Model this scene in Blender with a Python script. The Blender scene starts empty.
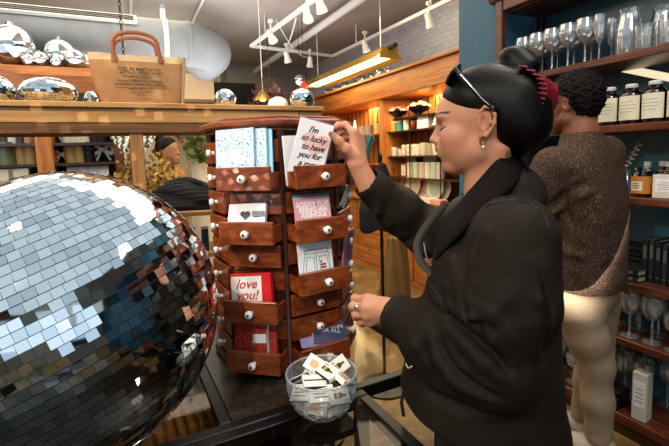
import bpy, bmesh, math, random
import numpy as np
from mathutils import Vector, Matrix, Quaternion, noise as mnoise
random.seed(7)
PI = math.pi
col = bpy.context.scene.collection
sin, cos, rad = math.sin, math.cos, math.radians

# ---------------------------------------------------------------- camera
FPX, PCX, PCY, CAMH = 430.0, 334.5, 201.0, 1.42
_th = math.atan2(46, 430); _r = rad(1.9)
_F = Vector((0, cos(_th), -sin(_th))); _R0 = Vector((1, 0, 0)); _U0 = Vector((0, sin(_th), cos(_th)))
_U = _U0 * cos(_r) + _R0 * sin(_r); _R = _R0 * cos(_r) - _U0 * sin(_r)
CAMP = Vector((0, 0, CAMH))
cam_d = bpy.data.cameras.new('camera'); cam = bpy.data.objects.new('camera', cam_d); col.objects.link(cam)
cam.matrix_world = Matrix(((_R.x, _U.x, -_F.x, 0), (_R.y, _U.y, -_F.y, 0), (_R.z, _U.z, -_F.z, CAMH), (0, 0, 0, 1)))
cam_d.sensor_width = 36; cam_d.lens = 36 * FPX / 669; cam_d.shift_y = -(223 - PCY) / 669
cam_d.clip_start = 0.02; cam_d.clip_end = 60
bpy.context.scene.camera = cam

YAW = rad(25.6)                                     # the room is turned against the view
Xv = Vector((cos(YAW), sin(YAW), 0)); Dv = Vector((-sin(YAW), cos(YAW), 0))
def W(s, t, z=0.0): return Xv * s + Dv * t + Vector((0, 0, z))
def pray(px, py): return _F + _R * ((px - PCX) / FPX) - _U * ((py - PCY) / FPX)
def at(px, py, Y):
    d = pray(px, py); return CAMP + d * (Y / d.y)

# ---------------------------------------------------------------- materials
MATS = {}
class NT:
    def __init__(self, name):
        self.m = bpy.data.materials.new(name); self.m.use_nodes = True
        self.t = self.m.node_tree; self.n = self.t.nodes; self.l = self.t.links
        self.b = self.n['Principled BSDF']; self.out = self.n['Material Output']
    def node(self, kind, **kw):
        x = self.n.new(kind)
        for k, v in kw.items():
            if k in x.inputs: x.inputs[k].default_value = v
            else: setattr(x, k, v)
        return x
    def link(self, a, b): self.l.new(a, b)
def c4(c): return (c[0], c[1], c[2], 1.0)
def hexc(h):
    h = h.lstrip('#'); v = [int(h[i:i + 2], 16) / 255 for i in (0, 2, 4)]
    return tuple(x / 12.92 if x <= .04045 else ((x + .055) / 1.055) ** 2.4 for x in v)
def plain(name, c, rough=.6, metal=0., emit=0., ecol=None, spec=.5, coat=0., vary=0., vscale=20., bump=0., bscale=60., sheen=0., alpha=None):
    if name in MATS: return MATS[name]
    if isinstance(c, str): c = hexc(c)
    k = NT(name); b = k.b
    b.inputs['Base Color'].default_value = c4(c); b.inputs['Roughness'].default_value = rough
    b.inputs['Metallic'].default_value = metal; b.inputs['Specular IOR Level'].default_value = spec
    b.inputs['Coat Weight'].default_value = coat; b.inputs['Sheen Weight'].default_value = sheen
    if emit:
        b.inputs['Emission Color'].default_value = c4(ecol or c); b.inputs['Emission Strength'].default_value = emit
    tc = None
    if vary or bump: tc = k.node('ShaderNodeTexCoord')
    if vary:
        n = k.node('ShaderNodeTexNoise', Scale=vscale, Detail=5.0); k.link(tc.outputs['Object'], n.inputs['Vector'])
        r = k.node('ShaderNodeValToRGB')
        r.color_ramp.elements[0].position = .3; r.color_ramp.elements[1].position = .7
        r.color_ramp.elements[0].color = c4([max(0, x * (1 - vary)) for x in c]); r.color_ramp.elements[1].color = c4([min(1, x * (1 + vary)) for x in c])
        k.link(n.outputs['Fac'], r.inputs['Fac']); k.link(r.outputs['Color'], b.inputs['Base Color'])
    if bump:
        n2 = k.node('ShaderNodeTexNoise', Scale=bscale, Detail=4.0); k.link(tc.outputs['Object'], n2.inputs['Vector'])
        bp = k.node('ShaderNodeBump', Strength=bump, Distance=.01); k.link(n2.outputs['Fac'], bp.inputs['Height']); k.link(bp.outputs['Normal'], b.inputs['Normal'])
    MATS[name] = k.m; return k.m
def wood(name, c1, c2, rough=.45, axis='X', scale=3., stretch=12., coat=0., bump=.08):
    if name in MATS: return MATS[name]
    c1 = hexc(c1) if isinstance(c1, str) else c1; c2 = hexc(c2) if isinstance(c2, str) else c2
    k = NT(name); tc = k.node('ShaderNodeTexCoord'); mp = k.node('ShaderNodeMapping')
    sc = [stretch] * 3; sc['XYZ'.index(axis)] = 1.0
    mp.inputs['Scale'].default_value = sc; k.link(tc.outputs['Object'], mp.inputs['Vector'])
    n = k.node('ShaderNodeTexNoise', Scale=scale, Detail=6.0, Roughness=.6, Distortion=.6); k.link(mp.outputs['Vector'], n.inputs['Vector'])
    r = k.node('ShaderNodeValToRGB'); r.color_ramp.elements[0].position = .32; r.color_ramp.elements[1].position = .68
    r.color_ramp.elements[0].color = c4(c1); r.color_ramp.elements[1].color = c4(c2)
    k.link(n.outputs['Fac'], r.inputs['Fac']); k.link(r.outputs['Color'], k.b.inputs['Base Color'])
    k.b.inputs['Roughness'].default_value = rough; k.b.inputs['Coat Weight'].default_value = coat; k.b.inputs['Coat Roughness'].default_value = .15
    bp = k.node('ShaderNodeBump', Strength=bump, Distance=.004); k.link(n.outputs['Fac'], bp.inputs['Height']); k.link(bp.outputs['Normal'], k.b.inputs['Normal'])
    MATS[name] = k.m; return k.m
def glass(name, tint=(1, 1, 1), refl=.10, rough=.02, body=0.0, bodycol=(.8, .85, .9), maxr=.85):
    """thin clear glass: see-through with a fresnel mirror"""
    if name in MATS: return MATS[name]
    k = NT(name)
    lw = k.node('ShaderNodeLayerWeight', Blend=.25); tr = k.node('ShaderNodeBsdfTransparent'); tr.inputs['Color'].default_value = c4(tint)
    gl = k.node('ShaderNodeBsdfGlossy'); gl.inputs['Roughness'].default_value = rough
    mr = k.node('ShaderNodeMapRange'); mr.inputs['To Min'].default_value = refl; mr.inputs['To Max'].default_value = maxr
    k.link(lw.outputs['Fresnel'], mr.inputs['Value'])
    mx = k.node('ShaderNodeMixShader'); k.link(mr.outputs['Result'], mx.inputs['Fac']); k.link(tr.outputs['BSDF'], mx.inputs[1]); k.link(gl.outputs['BSDF'], mx.inputs[2])
    last = mx
    if body:
        df = k.node('ShaderNodeBsdfDiffuse'); df.inputs['Color'].default_value = c4(bodycol)
        m2 = k.node('ShaderNodeMixShader', Fac=body); k.link(mx.outputs['Shader'], m2.inputs[1]); k.link(df.outputs['BSDF'], m2.inputs[2]); last = m2
    k.link(last.outputs['Shader'], k.out.inputs['Surface']); MATS[name] = k.m; return k.m
def vcol(name, rough=.55, sss=0., bump=0., bscale=200., sheen=0., spec=.4):
    """material coloured by the mesh's own 'Col' attribute"""
    if name in MATS: return MATS[name]
    k = NT(name); a = k.node('ShaderNodeAttribute'); a.attribute_name = 'Col'
    k.link(a.outputs['Color'], k.b.inputs['Base Color']); k.b.inputs['Roughness'].default_value = rough
    k.b.inputs['Specular IOR Level'].default_value = spec; k.b.inputs['Sheen Weight'].default_value = sheen
    if sss:
        k.b.inputs['Subsurface Weight'].default_value = sss; k.b.inputs['Subsurface Radius'].default_value = (.012, .005, .003); k.b.inputs['Subsurface Scale'].default_value = .6
    if bump:
        tc = k.node('ShaderNodeTexCoord'); n2 = k.node('ShaderNodeTexNoise', Scale=bscale, Detail=4.0); k.link(tc.outputs['Object'], n2.inputs['Vector'])
        bp = k.node('ShaderNodeBump', Strength=bump, Distance=.004); k.link(n2.outputs['Fac'], bp.inputs['Height']); k.link(bp.outputs['Normal'], k.b.inputs['Normal'])
    MATS[name] = k.m; return k.m

# ---------------------------------------------------------------- mesh building
def rotm(rx=0, ry=0, rz=0):
    return Matrix.Rotation(rz, 4, 'Z') @ Matrix.Rotation(ry, 4, 'Y') @ Matrix.Rotation(rx, 4, 'X')
def TR(loc, rx=0, ry=0, rz=0): return Matrix.Translation(Vector(loc)) @ rotm(rx, ry, rz)
def basis(x, y, z, o):
    return Matrix(((x[0], y[0], z[0], o[0]), (x[1], y[1], z[1], o[1]), (x[2], y[2], z[2], o[2]), (0, 0, 0, 1)))
class MB:
    def __init__(self): self.bm = bmesh.new(); self.mi = 0
    def _fin(self, verts, M=None, bev=0., seg=1):
        faces = set(f for v in verts for f in v.link_faces)
        for f in faces: f.material_index = self.mi
        if bev:
            ed = list(set(e for f in faces for e in f.edges))
            r = bmesh.ops.bevel(self.bm, geom=ed, offset=bev, segments=seg, profile=.5, affect='EDGES')
            verts = list(set(v for f in r['faces'] for v in f.verts) | set(v for v in verts if v.is_valid))
            for v in verts:
                for f in v.link_faces: f.material_index = self.mi
        if M is not None: bmesh.ops.transform(self.bm, matrix=M, verts=[v for v in verts if v.is_valid])
        return verts
    def box(self, c, s, M=None, bev=0., seg=1, rz=0):
        vs = bmesh.ops.create_cube(self.bm, size=1.0)['verts']
        bmesh.ops.scale(self.bm, vec=Vector(s), verts=vs)
        T = Matrix.Translation(Vector(c)) @ Matrix.Rotation(rz, 4, 'Z')
        self._fin(vs, (M @ T) if M is not None else T, bev, seg); return self
    def loft(self, rings, cap=True, closed=True):
        """rings: lists of points, same count"""
        R = [[self.bm.verts.new(p) for p in ring] for ring in rings]; n = len(R[0]); fs = []
        for a, b in zip(R[:-1], R[1:]):
            for i in range(n if closed else n - 1):
                j = (i + 1) % n
                try: fs.append(self.bm.faces.new((a[i], a[j], b[j], b[i])))
                except ValueError: pass
        if cap and closed:
            for ring, rev in ((R[0], True), (R[-1], False)):
                try: fs.append(self.bm.faces.new(list(reversed(ring)) if rev else ring))
                except ValueError: pass
        for f in fs: f.material_index = self.mi
        return self
    def lathe(self, prof, c=(0, 0, 0), seg=20, M=None, cap=True):
        rings = []
        for r, z in prof:
            ring = [Vector((max(r, 1e-5) * cos(2 * PI * i / seg), max(r, 1e-5) * sin(2 * PI * i / seg), z)) for i in range(seg)]
            rings.append([(M @ p if M is not None else p) + Vector(c) for p in ring])
        return self.loft(rings, cap=cap)
    def cyl(self, p0, p1, r0, r1=None, seg=12):
        return self.tube([p0, p1], [r0, r0 if r1 is None else r1], seg)
    def tube(self, pts, r, seg=8, cap=True, flat=1.0, up=None):
        pts = [Vector(p) for p in pts]; n = len(pts); rs = r if isinstance(r, (list, tuple)) else [r] * n
        rings = []; prev = None
        for i, p in enumerate(pts):
            t = (pts[min(i + 1, n - 1)] - pts[max(i - 1, 0)])
            if t.length < 1e-9: t = Vector((0, 0, 1))
            t.normalize()
            if prev is None:
                a = Vector(up) if up is not None else (Vector((0, 0, 1)) if abs(t.z) < .9 else Vector((1, 0, 0)))
            else: a = prev
            a = (a - t * a.dot(t))
            if a.length < 1e-6: a = t.orthogonal()
            a.normalize(); b = t.cross(a); prev = a
            rings.append([p + (a * cos(2 * PI * k / seg) * flat + b * sin(2 * PI * k / seg)) * rs[i] for k in range(seg)])
        return self.loft(rings, cap=cap)
    def ball(self, c, r, sc=(1, 1, 1), u=16, v=10, M=None):
        vs = bmesh.ops.create_uvsphere(self.bm, u_segments=u, v_segments=v, radius=r)['verts']
        T = Matrix.Translation(Vector(c)) @ (M if M is not None else Matrix.Identity(4)) @ Matrix.Diagonal((*sc, 1))
        self._fin(vs, T); return self
    def prism(self, poly, z0, z1, M=None, bev=0.):
        """poly in local xy, pushed from z0 to z1"""
        a = [self.bm.verts.new((x, y, z0)) for x, y in poly]; b = [self.bm.verts.new((x, y, z1)) for x, y in poly]
        n = len(poly); fs = [self.bm.faces.new(list(reversed(a))), self.bm.faces.new(b)]
        for i in range(n): fs.append(self.bm.faces.new((a[i], a[(i + 1) % n], b[(i + 1) % n], b[i])))
        self._fin(a + b, M, bev); return self
    def quad(self, *ps):
        f = self.bm.faces.new([self.bm.verts.new(p) for p in ps]); f.material_index = self.mi; return self
    def build(self, name, mat, parent=None, M=None, smooth=None, subd=0, keep=False):
        bmesh.ops.recalc_face_normals(self.bm, faces=self.bm.faces[:]) if not keep else None
        me = bpy.data.meshes.new(name); self.bm.to_mesh(me); self.bm.free()
        for m in (mat if isinstance(mat, (list, tuple)) else [mat]): me.materials.append(m)
        if smooth is not None:
            me.polygons.foreach_set('use_smooth', [True] * len(me.polygons)); me.set_sharp_from_angle(angle=rad(smooth))
        o = bpy.data.objects.new(name, me); col.objects.link(o)
        if parent is not None: o.parent = parent
        if M is not None: o.matrix_local = M
        if subd:
            md = o.modifiers.new('Subdivision', 'SUBSURF'); md.levels = subd; md.render_levels = subd
        return o
def thing(name, label, cat, loc=(0, 0, 0), rz=0., group=None, M=None):
    o = bpy.data.objects.new(name, None); col.objects.link(o); o.empty_display_size = .05
    if M is not None: o.matrix_world = M
    else: o.location = loc; o.rotation_euler = (0, 0, rz)
    o['label'] = label; o['category'] = cat
    if group: o['group'] = group
    return o
def tag(o, label, cat, group=None):
    o['label'] = label; o['category'] = cat
    if group: o['group'] = group
    return o
def struct(o): o['kind'] = 'structure'; return o
def dup(root, loc=None, rz=None, label=None, group=None, M=None, mats=None):
    r = root.copy(); col.objects.link(r)
    if M is not None: r.matrix_world = M
    else:
        if loc is not None: r.location = loc
        if rz is not None: r.rotation_euler = (0, 0, rz)
    if label: r['label'] = label
    if group: r['group'] = group
    for ch in list(root.children):
        c = ch.copy(); col.objects.link(c); c.parent = r
        for g in list(ch.children):
            d = g.copy(); col.objects.link(d); d.parent = c
    return r
def text_obj(name, s, size, mat, parent=None, M=None, shear=0., thick=.0002, bold=0., align='CENTER', space=1.0, line=1.0):
    cu = bpy.data.curves.new('lettering', 'FONT'); cu.body = s; cu.size = size; cu.align_x = align; cu.align_y = 'CENTER'
    cu.shear = shear; cu.extrude = thick; cu.offset = bold; cu.space_character = space; cu.space_line = line; cu.resolution_u = 3
    tmp = bpy.data.objects.new('tmp', cu); col.objects.link(tmp)
    dg = bpy.context.evaluated_depsgraph_get(); dg.update()
    me = bpy.data.meshes.new_from_object(tmp.evaluated_get(dg)); me.name = name
    bpy.data.objects.remove(tmp); bpy.data.curves.remove(cu)
    me.materials.clear(); me.materials.append(mat)
    o = bpy.data.objects.new(name, me); col.objects.link(o)
    if parent is not None: o.parent = parent
    if M is not None: o.matrix_local = M
    return o
def area(name, loc, target, sx, sy, power, color, spread=None):
    l = bpy.data.lights.new(name, 'AREA'); l.shape = 'RECTANGLE'; l.size = sx; l.size_y = sy; l.energy = power; l.color = color
    if spread: l.spread = spread
    o = bpy.data.objects.new(name, l); col.objects.link(o); o.location = loc
    o.rotation_euler = (Vector(target) - Vector(loc)).to_track_quat('-Z', 'Y').to_euler(); return o
def spot(name, loc, target, power, color, ang=60, blend=.5, r=.03):
    l = bpy.data.lights.new(name, 'SPOT'); l.energy = power; l.color = color; l.spot_size = rad(ang); l.spot_blend = blend; l.shadow_soft_size = r
    o = bpy.data.objects.new(name, l); col.objects.link(o); o.location = loc
    o.rotation_euler = (Vector(target) - Vector(loc)).to_track_quat('-Z', 'Y').to_euler(); return o
def point(name, loc, power, color, r=.05):
    l = bpy.data.lights.new(name, 'POINT'); l.energy = power; l.color = color; l.shadow_soft_size = r
    o = bpy.data.objects.new(name, l); col.objects.link(o); o.location = loc; return o
RMAT = Matrix.Rotation(YAW, 4, 'Z')                 # room-aligned frame at the world origin: x = s, y = t
def on_s(px, py, s):
    d = pray(px, py); k = (s - CAMP.dot(Xv)) / d.dot(Xv); return CAMP + d * k
def on_t(px, py, t):
    d = pray(px, py); k = (t - CAMP.dot(Dv)) / d.dot(Dv); return CAMP + d * k
def on_z(px, py, z):
    d = pray(px, py); k = (z - CAMH) / d.z; return CAMP + d * k
def ST(p): return (p.dot(Xv), p.dot(Dv), p.z)
def rbox(mb, s0, s1, t0, t1, z0, z1, bev=0.):
    return mb.box(((s0 + s1) / 2, (t0 + t1) / 2, (z0 + z1) / 2), (abs(s1 - s0), abs(t1 - t0), abs(z1 - z0)), bev=bev)
def rstruct(name, mat, *boxes):
    mb = MB()
    for b in boxes: rbox(mb, *b)
    o = mb.build(name, mat); o.matrix_world = RMAT; return struct(o)

# ---- materials of the room
def floor_mat():
    k = NT('polished concrete'); tc = k.node('ShaderNodeTexCoord')
    n = k.node('ShaderNodeTexNoise', Scale=2.2, Detail=8.0, Roughness=.65, Distortion=.4); k.link(tc.outputs['Object'], n.inputs['Vector'])
    n2 = k.node('ShaderNodeTexNoise', Scale=14., Detail=6.0); k.link(tc.outputs['Object'], n2.inputs['Vector'])
    mx = k.node('ShaderNodeMath', operation='MULTIPLY_ADD'); mx.inputs[1].default_value = .35; k.link(n2.outputs['Fac'], mx.inputs[0]); k.link(n.outputs['Fac'], mx.inputs[2])
    r = k.node('ShaderNodeValToRGB'); e = r.color_ramp.elements; e[0].position = .5; e[1].position = .85
    e[0].color = c4(hexc('#4a371c')); e[1].color = c4(hexc('#a07d4a'))
    x = r.color_ramp.elements.new(.66); x.color = c4(hexc('#7a5e33'))
    k.link(mx.outputs[0], r.inputs['Fac']); k.link(r.outputs['Color'], k.b.inputs['Base Color']); k.b.inputs['Roughness'].default_value = .5
    return k.m
def brick_mat():
    k = NT('white painted brick'); tc = k.node('ShaderNodeTexCoord'); mp = k.node('ShaderNodeMapping'); mp.inputs['Rotation'].default_value = (PI / 2, 0, PI / 2)
    sx = k.node('ShaderNodeSeparateXYZ'); cb = k.node('ShaderNodeCombineXYZ'); k.link(tc.outputs['Object'], sx.inputs[0]); k.link(sx.outputs['Y'], cb.inputs['X']); k.link(sx.outputs['Z'], cb.inputs['Y'])
    b = k.node('ShaderNodeTexBrick', Scale=4.2); b.inputs['Color1'].default_value = c4(hexc('#ccd3de')); b.inputs['Color2'].default_value = c4(hexc('#bdc6d4')); b.inputs['Mortar'].default_value = c4(hexc('#a4adbb'))
    b.inputs['Mortar Size'].default_value = .015; k.link(cb.outputs[0], b.inputs['Vector']); k.link(b.outputs['Color'], k.b.inputs['Base Color']); k.b.inputs['Roughness'].default_value = .6
    bp = k.node('ShaderNodeBump', Strength=.3, Distance=.01, invert=True); k.link(b.outputs['Fac'], bp.inputs['Height']); k.link(bp.outputs['Normal'], k.b.inputs['Normal'])
    return k.m
M_FLOOR = floor_mat(); M_BRICK = brick_mat()
M_TEAL = plain('teal wall paint', '#2f5f78', .6, vary=.08, vscale=6)
M_TEALD = plain('dark teal paint', '#1f3d48', .5, vary=.1, vscale=6)
M_CEIL = plain('ceiling plaster', '#a39c95', .85, vary=.08, vscale=3, bump=.15, bscale=18)
M_GREY = plain('grey wall paint', '#9b958f', .8, vary=.06, vscale=3)
M_CREAM = plain('cream wall paint', '#d9cdb4', .8, vary=.05, vscale=3)
M_WHITEPIPE = plain('white enamel', '#d8d8d6', .4)
M_DUCT = plain('pale duct paint', '#858c92', .55, vary=.08, vscale=7, bump=.25, bscale=9)
M_SHELF = wood('red brown shelf wood', '#3a1a0e', '#7a3d1f', .4, 'Y', 3, 14, coat=.2)
M_SHELFD = wood('dark walnut', '#1e0d07', '#43200f', .4, 'Y', 3, 14, coat=.2)
M_CAB = wood('honey cabinet wood', '#8a4c1b', '#c47a33', .42, 'Y', 2.5, 12, coat=.2)
M_CABV = wood('orange plank wood', '#a4561a', '#d98c3a', .5, 'Z', 2.5, 10)
M_PINE = wood('worn pine', '#a9753a', '#d4a567', .55, 'X', 3, 14, bump=.15)
M_PINED = wood('pine post', '#93632f', '#bd8b4e', .55, 'Z', 3, 14, bump=.15)
M_BLACK = plain('black steel', '#0d0d0e', .35, spec=.4)
M_BLACKM = plain('matt black', '#101012', .7)
M_CHROME = plain('chrome', '#d8d8d8', .12, metal=1.)
M_BRASS = plain('brass', '#c9a24a', .25, metal=1.)
M_WHITE = plain('white card stock', '#efece6', .6)
M_CREAMC = plain('cream ceramic', '#e9dfc6', .35)

# ---- shell
rstruct('floor', M_FLOOR, (-6, 3.6, -4.2, 10, -.1, 0))
rstruct('ceiling', M_CEIL, (-6, 3.6, -4.2, 10, 3.1, 3.25))
rstruct('wall_right', M_TEAL, (2.42, 3.5, -4.2, 2.0, 0, 3.1), (2.09, 3.5, 2.0, 2.33, 0, 3.1))
rstruct('wall_brick', M_BRICK, (3.3, 3.5, 2.33, 10, 0, 3.1))
rstruct('wall_back', M_GREY, (1.62, 3.5, 7.9, 8.1, 0, 3.1))
rstruct('wall_left', M_CREAM, (-6, -5.8, -4.2, 10, 0, 3.1))
rstruct('wall_far', M_CREAM, (-6, 1.64, 8.9, 9.1, 0, 3.1), (1.6, 1.74, 7.9, 9.1, 0, 3.1))
# shop front behind the camera: low wall, piers and head with two big openings
rstruct('wall_front', M_GREY, (-6, 3.5, -4.2, -4.0, 0, .75), (-6, 3.5, -4.2, -4.0, 2.85, 3.1), (-6, -5.2, -4.2, -4, .75, 2.85), (-1.5, -1.1, -4.2, -4, .75, 2.85), (2.2, 3.5, -4.2, -4, .75, 2.85))
M_PANE = glass('window glass', refl=.04)
for n, (s0, s1) in enumerate(((-5.2, -1.5), (-1.1, 2.2))):
    f = MB()
    for b in ((s0, s1, -4.14, -4.06, .75, .81), (s0, s1, -4.14, -4.06, 2.79, 2.85), (s0, s0 + .06, -4.14, -4.06, .81, 2.79), (s1 - .06, s1, -4.14, -4.06, .81, 2.79), ((s0 + s1) / 2 - .03, (s0 + s1) / 2 + .03, -4.14, -4.06, .81, 2.79)): rbox(f, *b)
    w = f.build('window_%d' % (n + 1), M_BLACK); w.matrix_world = RMAT; struct(w)
    g = MB(); rbox(g, s0 + .06, s1 - .06, -4.105, -4.095, .81, 2.79); g.build('pane', M_PANE, w)

# ---- ceiling pipe (white, along the room)
p = MB(); a, b = on_z(241, 81, 2.98), on_z(420, -42, 2.98); p.tube([a + (a - b).normalized() * .4, b], .045, 14)
tag(p.build('ceiling_pipe', M_WHITEPIPE, smooth=40), 'thick white pipe crossing under the ceiling behind the track lights', 'pipe')

# ---- air duct: long round run, elbow, then away from us
dt = thing('air_duct', 'big pale round air duct hung below the ceiling at upper left', 'duct', W(0, 5.15, 2.70), YAW)
prof = [(x, 0, 0) for x in np.linspace(-3.2, .72, 12)]
R_D = .235
arc = [(.72 + .30 * sin(u), .30 - .30 * cos(u), -.0 - .03 * (u / (PI / 2))) for u in np.linspace(.15, PI / 2, 8)]
run2 = [(1.02, y, -.03) for y in (.7, 1.1, 1.6)]
d = MB(); d.tube(prof + arc + run2, R_D, 32)
d.build('duct_body', M_DUCT, dt, smooth=50)
for x in (-2.2, -1.1, 0., .72): d = MB(); d.tube([(x - .02, 0, 0), (x + .02, 0, 0)], R_D + .008, 32); d.build('seam_band', M_DUCT, dt, smooth=50)
for x in (-1.5, .48):
    h = MB(); h.box((x, 0, .30), (.05, .03, .22)); h.tube([(x - .025, 0, 0), (x + .025, 0, 0)], R_D + .012, 32); h.build('hanger_strap', M_WHITEPIPE, dt, smooth=40)
gl = MB(); GM = TR((-.42, -.19, .155), rx=rad(42))
gl.box((0, 0, 0), (1.26, .14, .03), GM); gb = gl.build('grille', M_WHITEPIPE, dt)
gs = MB()
for i in range(3): gs.box((0, (i - 1) * .036, .017), (1.2, .02, .006), GM)
gs.build('grille_slot', M_BLACKM, gb)
bk = MB(); rbox(bk, .62, 1.12, 5.9, 8.8, 2.16, 2.52)
bo = bk.build('ceiling_bulkhead', plain('warm lit plaster', '#b59a72', .8)); bo.matrix_world = RMAT; tag(bo, 'tan boxed bulkhead running away below the elbow of the pale duct', 'bulkhead')  # warm light on the underside is put into the tan

for px, py, lab in ((203, 0, 'thin white conduit on the ceiling above the duct elbow'), (131, 0, 'thin white conduit on the ceiling above the tote handle')):
    a = on_z(px, py, 3.08); p = MB(); p.tube([a - Dv * 1.0, a + Dv * 3.2], .016, 8); tag(p.build('ceiling_conduit', M_WHITEPIPE, smooth=50), lab, 'conduit')

# ---- lighting track: one bent white rail with stems, spot heads as their own things
M_WMETAL = plain('white track metal', '#e6e4e0', .4)
ZT = 2.84
c1, c2 = on_z(251, 46, ZT), on_z(333, 56, ZT); e1, e2 = on_z(330, -12, ZT), on_z(470, -10, ZT)
rail = thing('track_rail', 'white bent lighting track rail under the ceiling', 'track rail', (c1.x, c1.y, ZT))
m = MB()
def seg_box(mb, a, b, w, h):
    a, b = Vector(a), Vector(b); d = (b - a); L = d.length; d.normalize(); side = Vector((-d.y, d.x, 0)).normalized(); up = d.cross(side)
    mb.box((0, 0, 0), (L, w, h), basis(d, side, up, (a + b) / 2))
for a, b in ((c1, e1), (c1, c2), (c2, e2)): seg_box(m, a - c1, b - c1, .035, .035)
m.build('rail', M_WMETAL, rail)
for f in (.25, .8):
    for a, b in ((c1, e1), (c2, e2)):
        q = a.lerp(b, f) - c1; s = MB(); s.cyl(q, q + Vector((0, 0, 3.1 - ZT)), .008, seg=8); s.build('stem', M_WMETAL, rail)
M_BULB = plain('lamp glow', '#fff3d6', .4, emit=14., ecol=hexc('#ffe9c0'))
M_BULBOFF = plain('lamp lens', '#f3efe4', .3, emit=1.2)
def spot_head(px, py, label, tilt, yaw, lit=False, drop=.10):
    q = on_z(px, py, ZT - .17)
    t = thing('track_spotlight', label, 'spotlight', q, yaw, 'spotlights on the white track')
    m = MB(); m.cyl((0, 0, .05), (0, 0, drop + .07), .008, seg=8); m.box((0, 0, drop + .05), (.05, .03, .03)); m.build('mount', M_WMETAL, t)
    T = TR((0, 0, 0), ry=tilt)
    m = MB(); m.lathe([(.0, .07), (.028, .066), (.032, .04), (.032, 0), (.046, -.05), (.048, -.07), (.042, -.07), (.036, -.045)], seg=18, M=T); m.build('lamp_housing', M_WMETAL, t, smooth=40)
    m = MB(); m.lathe([(.0, -.05), (.038, -.052), (.038, -.056), (0, -.06)], seg=16, M=T); m.build('lens', M_BULB if lit else M_BULBOFF, t)
    return t
spot_head(271, 36, 'white track spotlight hanging from the left rail, the leftmost head', .5, 2.4)
spot_head(320, 4, 'glowing white track spotlight at the top edge above the pipe', .3, 3.6, True)
spot_head(287, 57, 'white track spotlight hanging from the short cross rail, left head', .35, 4.2)
spot_head(310, 62, 'white track spotlight hanging from the short cross rail, right head', .2, 5.0)
spot_head(365, 46, 'white track spotlight above the gold fluorescent fixture', -.3, .4, True)
spot_head(429, 20, 'glowing white track spotlight nearest the brick wall corner', -.4, .6, True)
spot_head(307, 14, 'white track spotlight on the left rail beside the glowing one', .3, 2.2)
# cables looping between the cross rail and the ceiling
for k, (pa, pb, sag) in enumerate((((276, 20), (310, 58), .12), ((283, 45), (296, 18), .1))):
    a, b = on_z(*pa, 3.05), on_z(*pb, 2.8); m = MB()
    m.tube([a.lerp(b, u) - Vector((0, 0, sag * sin(PI * u))) for u in np.linspace(0, 1, 12)], .007, 8)
    tag(m.build('power_cable', M_WMETAL, smooth=40), ['white cable looping from ceiling down to the cross rail', 'short white cable loop left of the cross rail'][k], 'cable')

# ---- fluorescent fixture, gold reflector, hung along the cabinet
fa, fb = on_s(314, 84, 2.42), on_s(389, 57, 2.42)
fx = thing('fluorescent_fixture', 'long gold fluorescent fixture hanging over the honey wood cabinet', 'light fixture', (fa + fb) / 2, YAW)
L = (fb - fa).length
m = MB(); rings = []
for y in (-L / 2, L / 2):
    rings.append([Vector((x, y, z)) for x, z in ((-.16, -.035), (-.15, -.03), (-.06, .06), (.06, .06), (.15, -.03), (.16, -.035), (.07, .07), (-.07, .07))])
m.loft(rings); m.build('reflector', plain('gold reflector', '#c79a3a', .35, metal=.6), fx)
for x in (-.05, .05):
    m = MB(); m.cyl((x, -L / 2 + .04, .005), (x, L / 2 - .04, .005), .024, seg=12); m.build('tube', plain('fluorescent tube', '#fff6d0', .4, emit=9., ecol=hexc('#fff0b8')), fx, smooth=60)
for y in (-L / 2 + .0, L / 2 - .0): m = MB(); m.box((0, y, .02), (.2, .03, .1)); m.build('end_cap', plain('brass cap', '#a9822c', .4, metal=.5), fx)
for y in (-L / 2 + .15, L / 2 - .15):
    m = MB(); m.cyl((0, y, .06), (0, y, 3.1 - fx.location.z), .006, seg=6); m.build('hanging_rod', M_WMETAL, fx)
m = MB(); m.cyl((0, -L / 2 - .12, .07), (0, -L / 2 + .06, .07), .025, seg=10); m.build('black_bracket', M_BLACKM, fx)

# ---- chain with a hook dangling over the bag
ch = thing('hanging_chain', 'dark metal chain with hook dangling over the tote bag', 'chain', on_t(119, 0, 2.15))
m = MB(); top = ch.location.copy()
for i in range(19):
    c = Vector((0, 0, .06 - i * .019)); pts = [c + rotm(0, 0, (i % 2) * PI / 2) @ Vector((.0055 * cos(u), 0, .012 * sin(u))) for u in np.linspace(0, 2 * PI, 9)[:-1]]
    m.tube(pts + [pts[0]], .0018, 5, cap=False)
m.tube([(0, 0, .06), (0, 0, 3.1 - top.z)], .003, 6)
m.build('chain_links', M_BLACK, ch, smooth=60)
m = MB(); m.tube([(0, 0, -.30)] + [(.014 * sin(u), 0, -.325 - .014 * cos(u) * 1.4) for u in np.linspace(PI, -PI * .75, 12)], .003, 6); m.build('hook', M_BLACK, ch, smooth=60)
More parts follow.
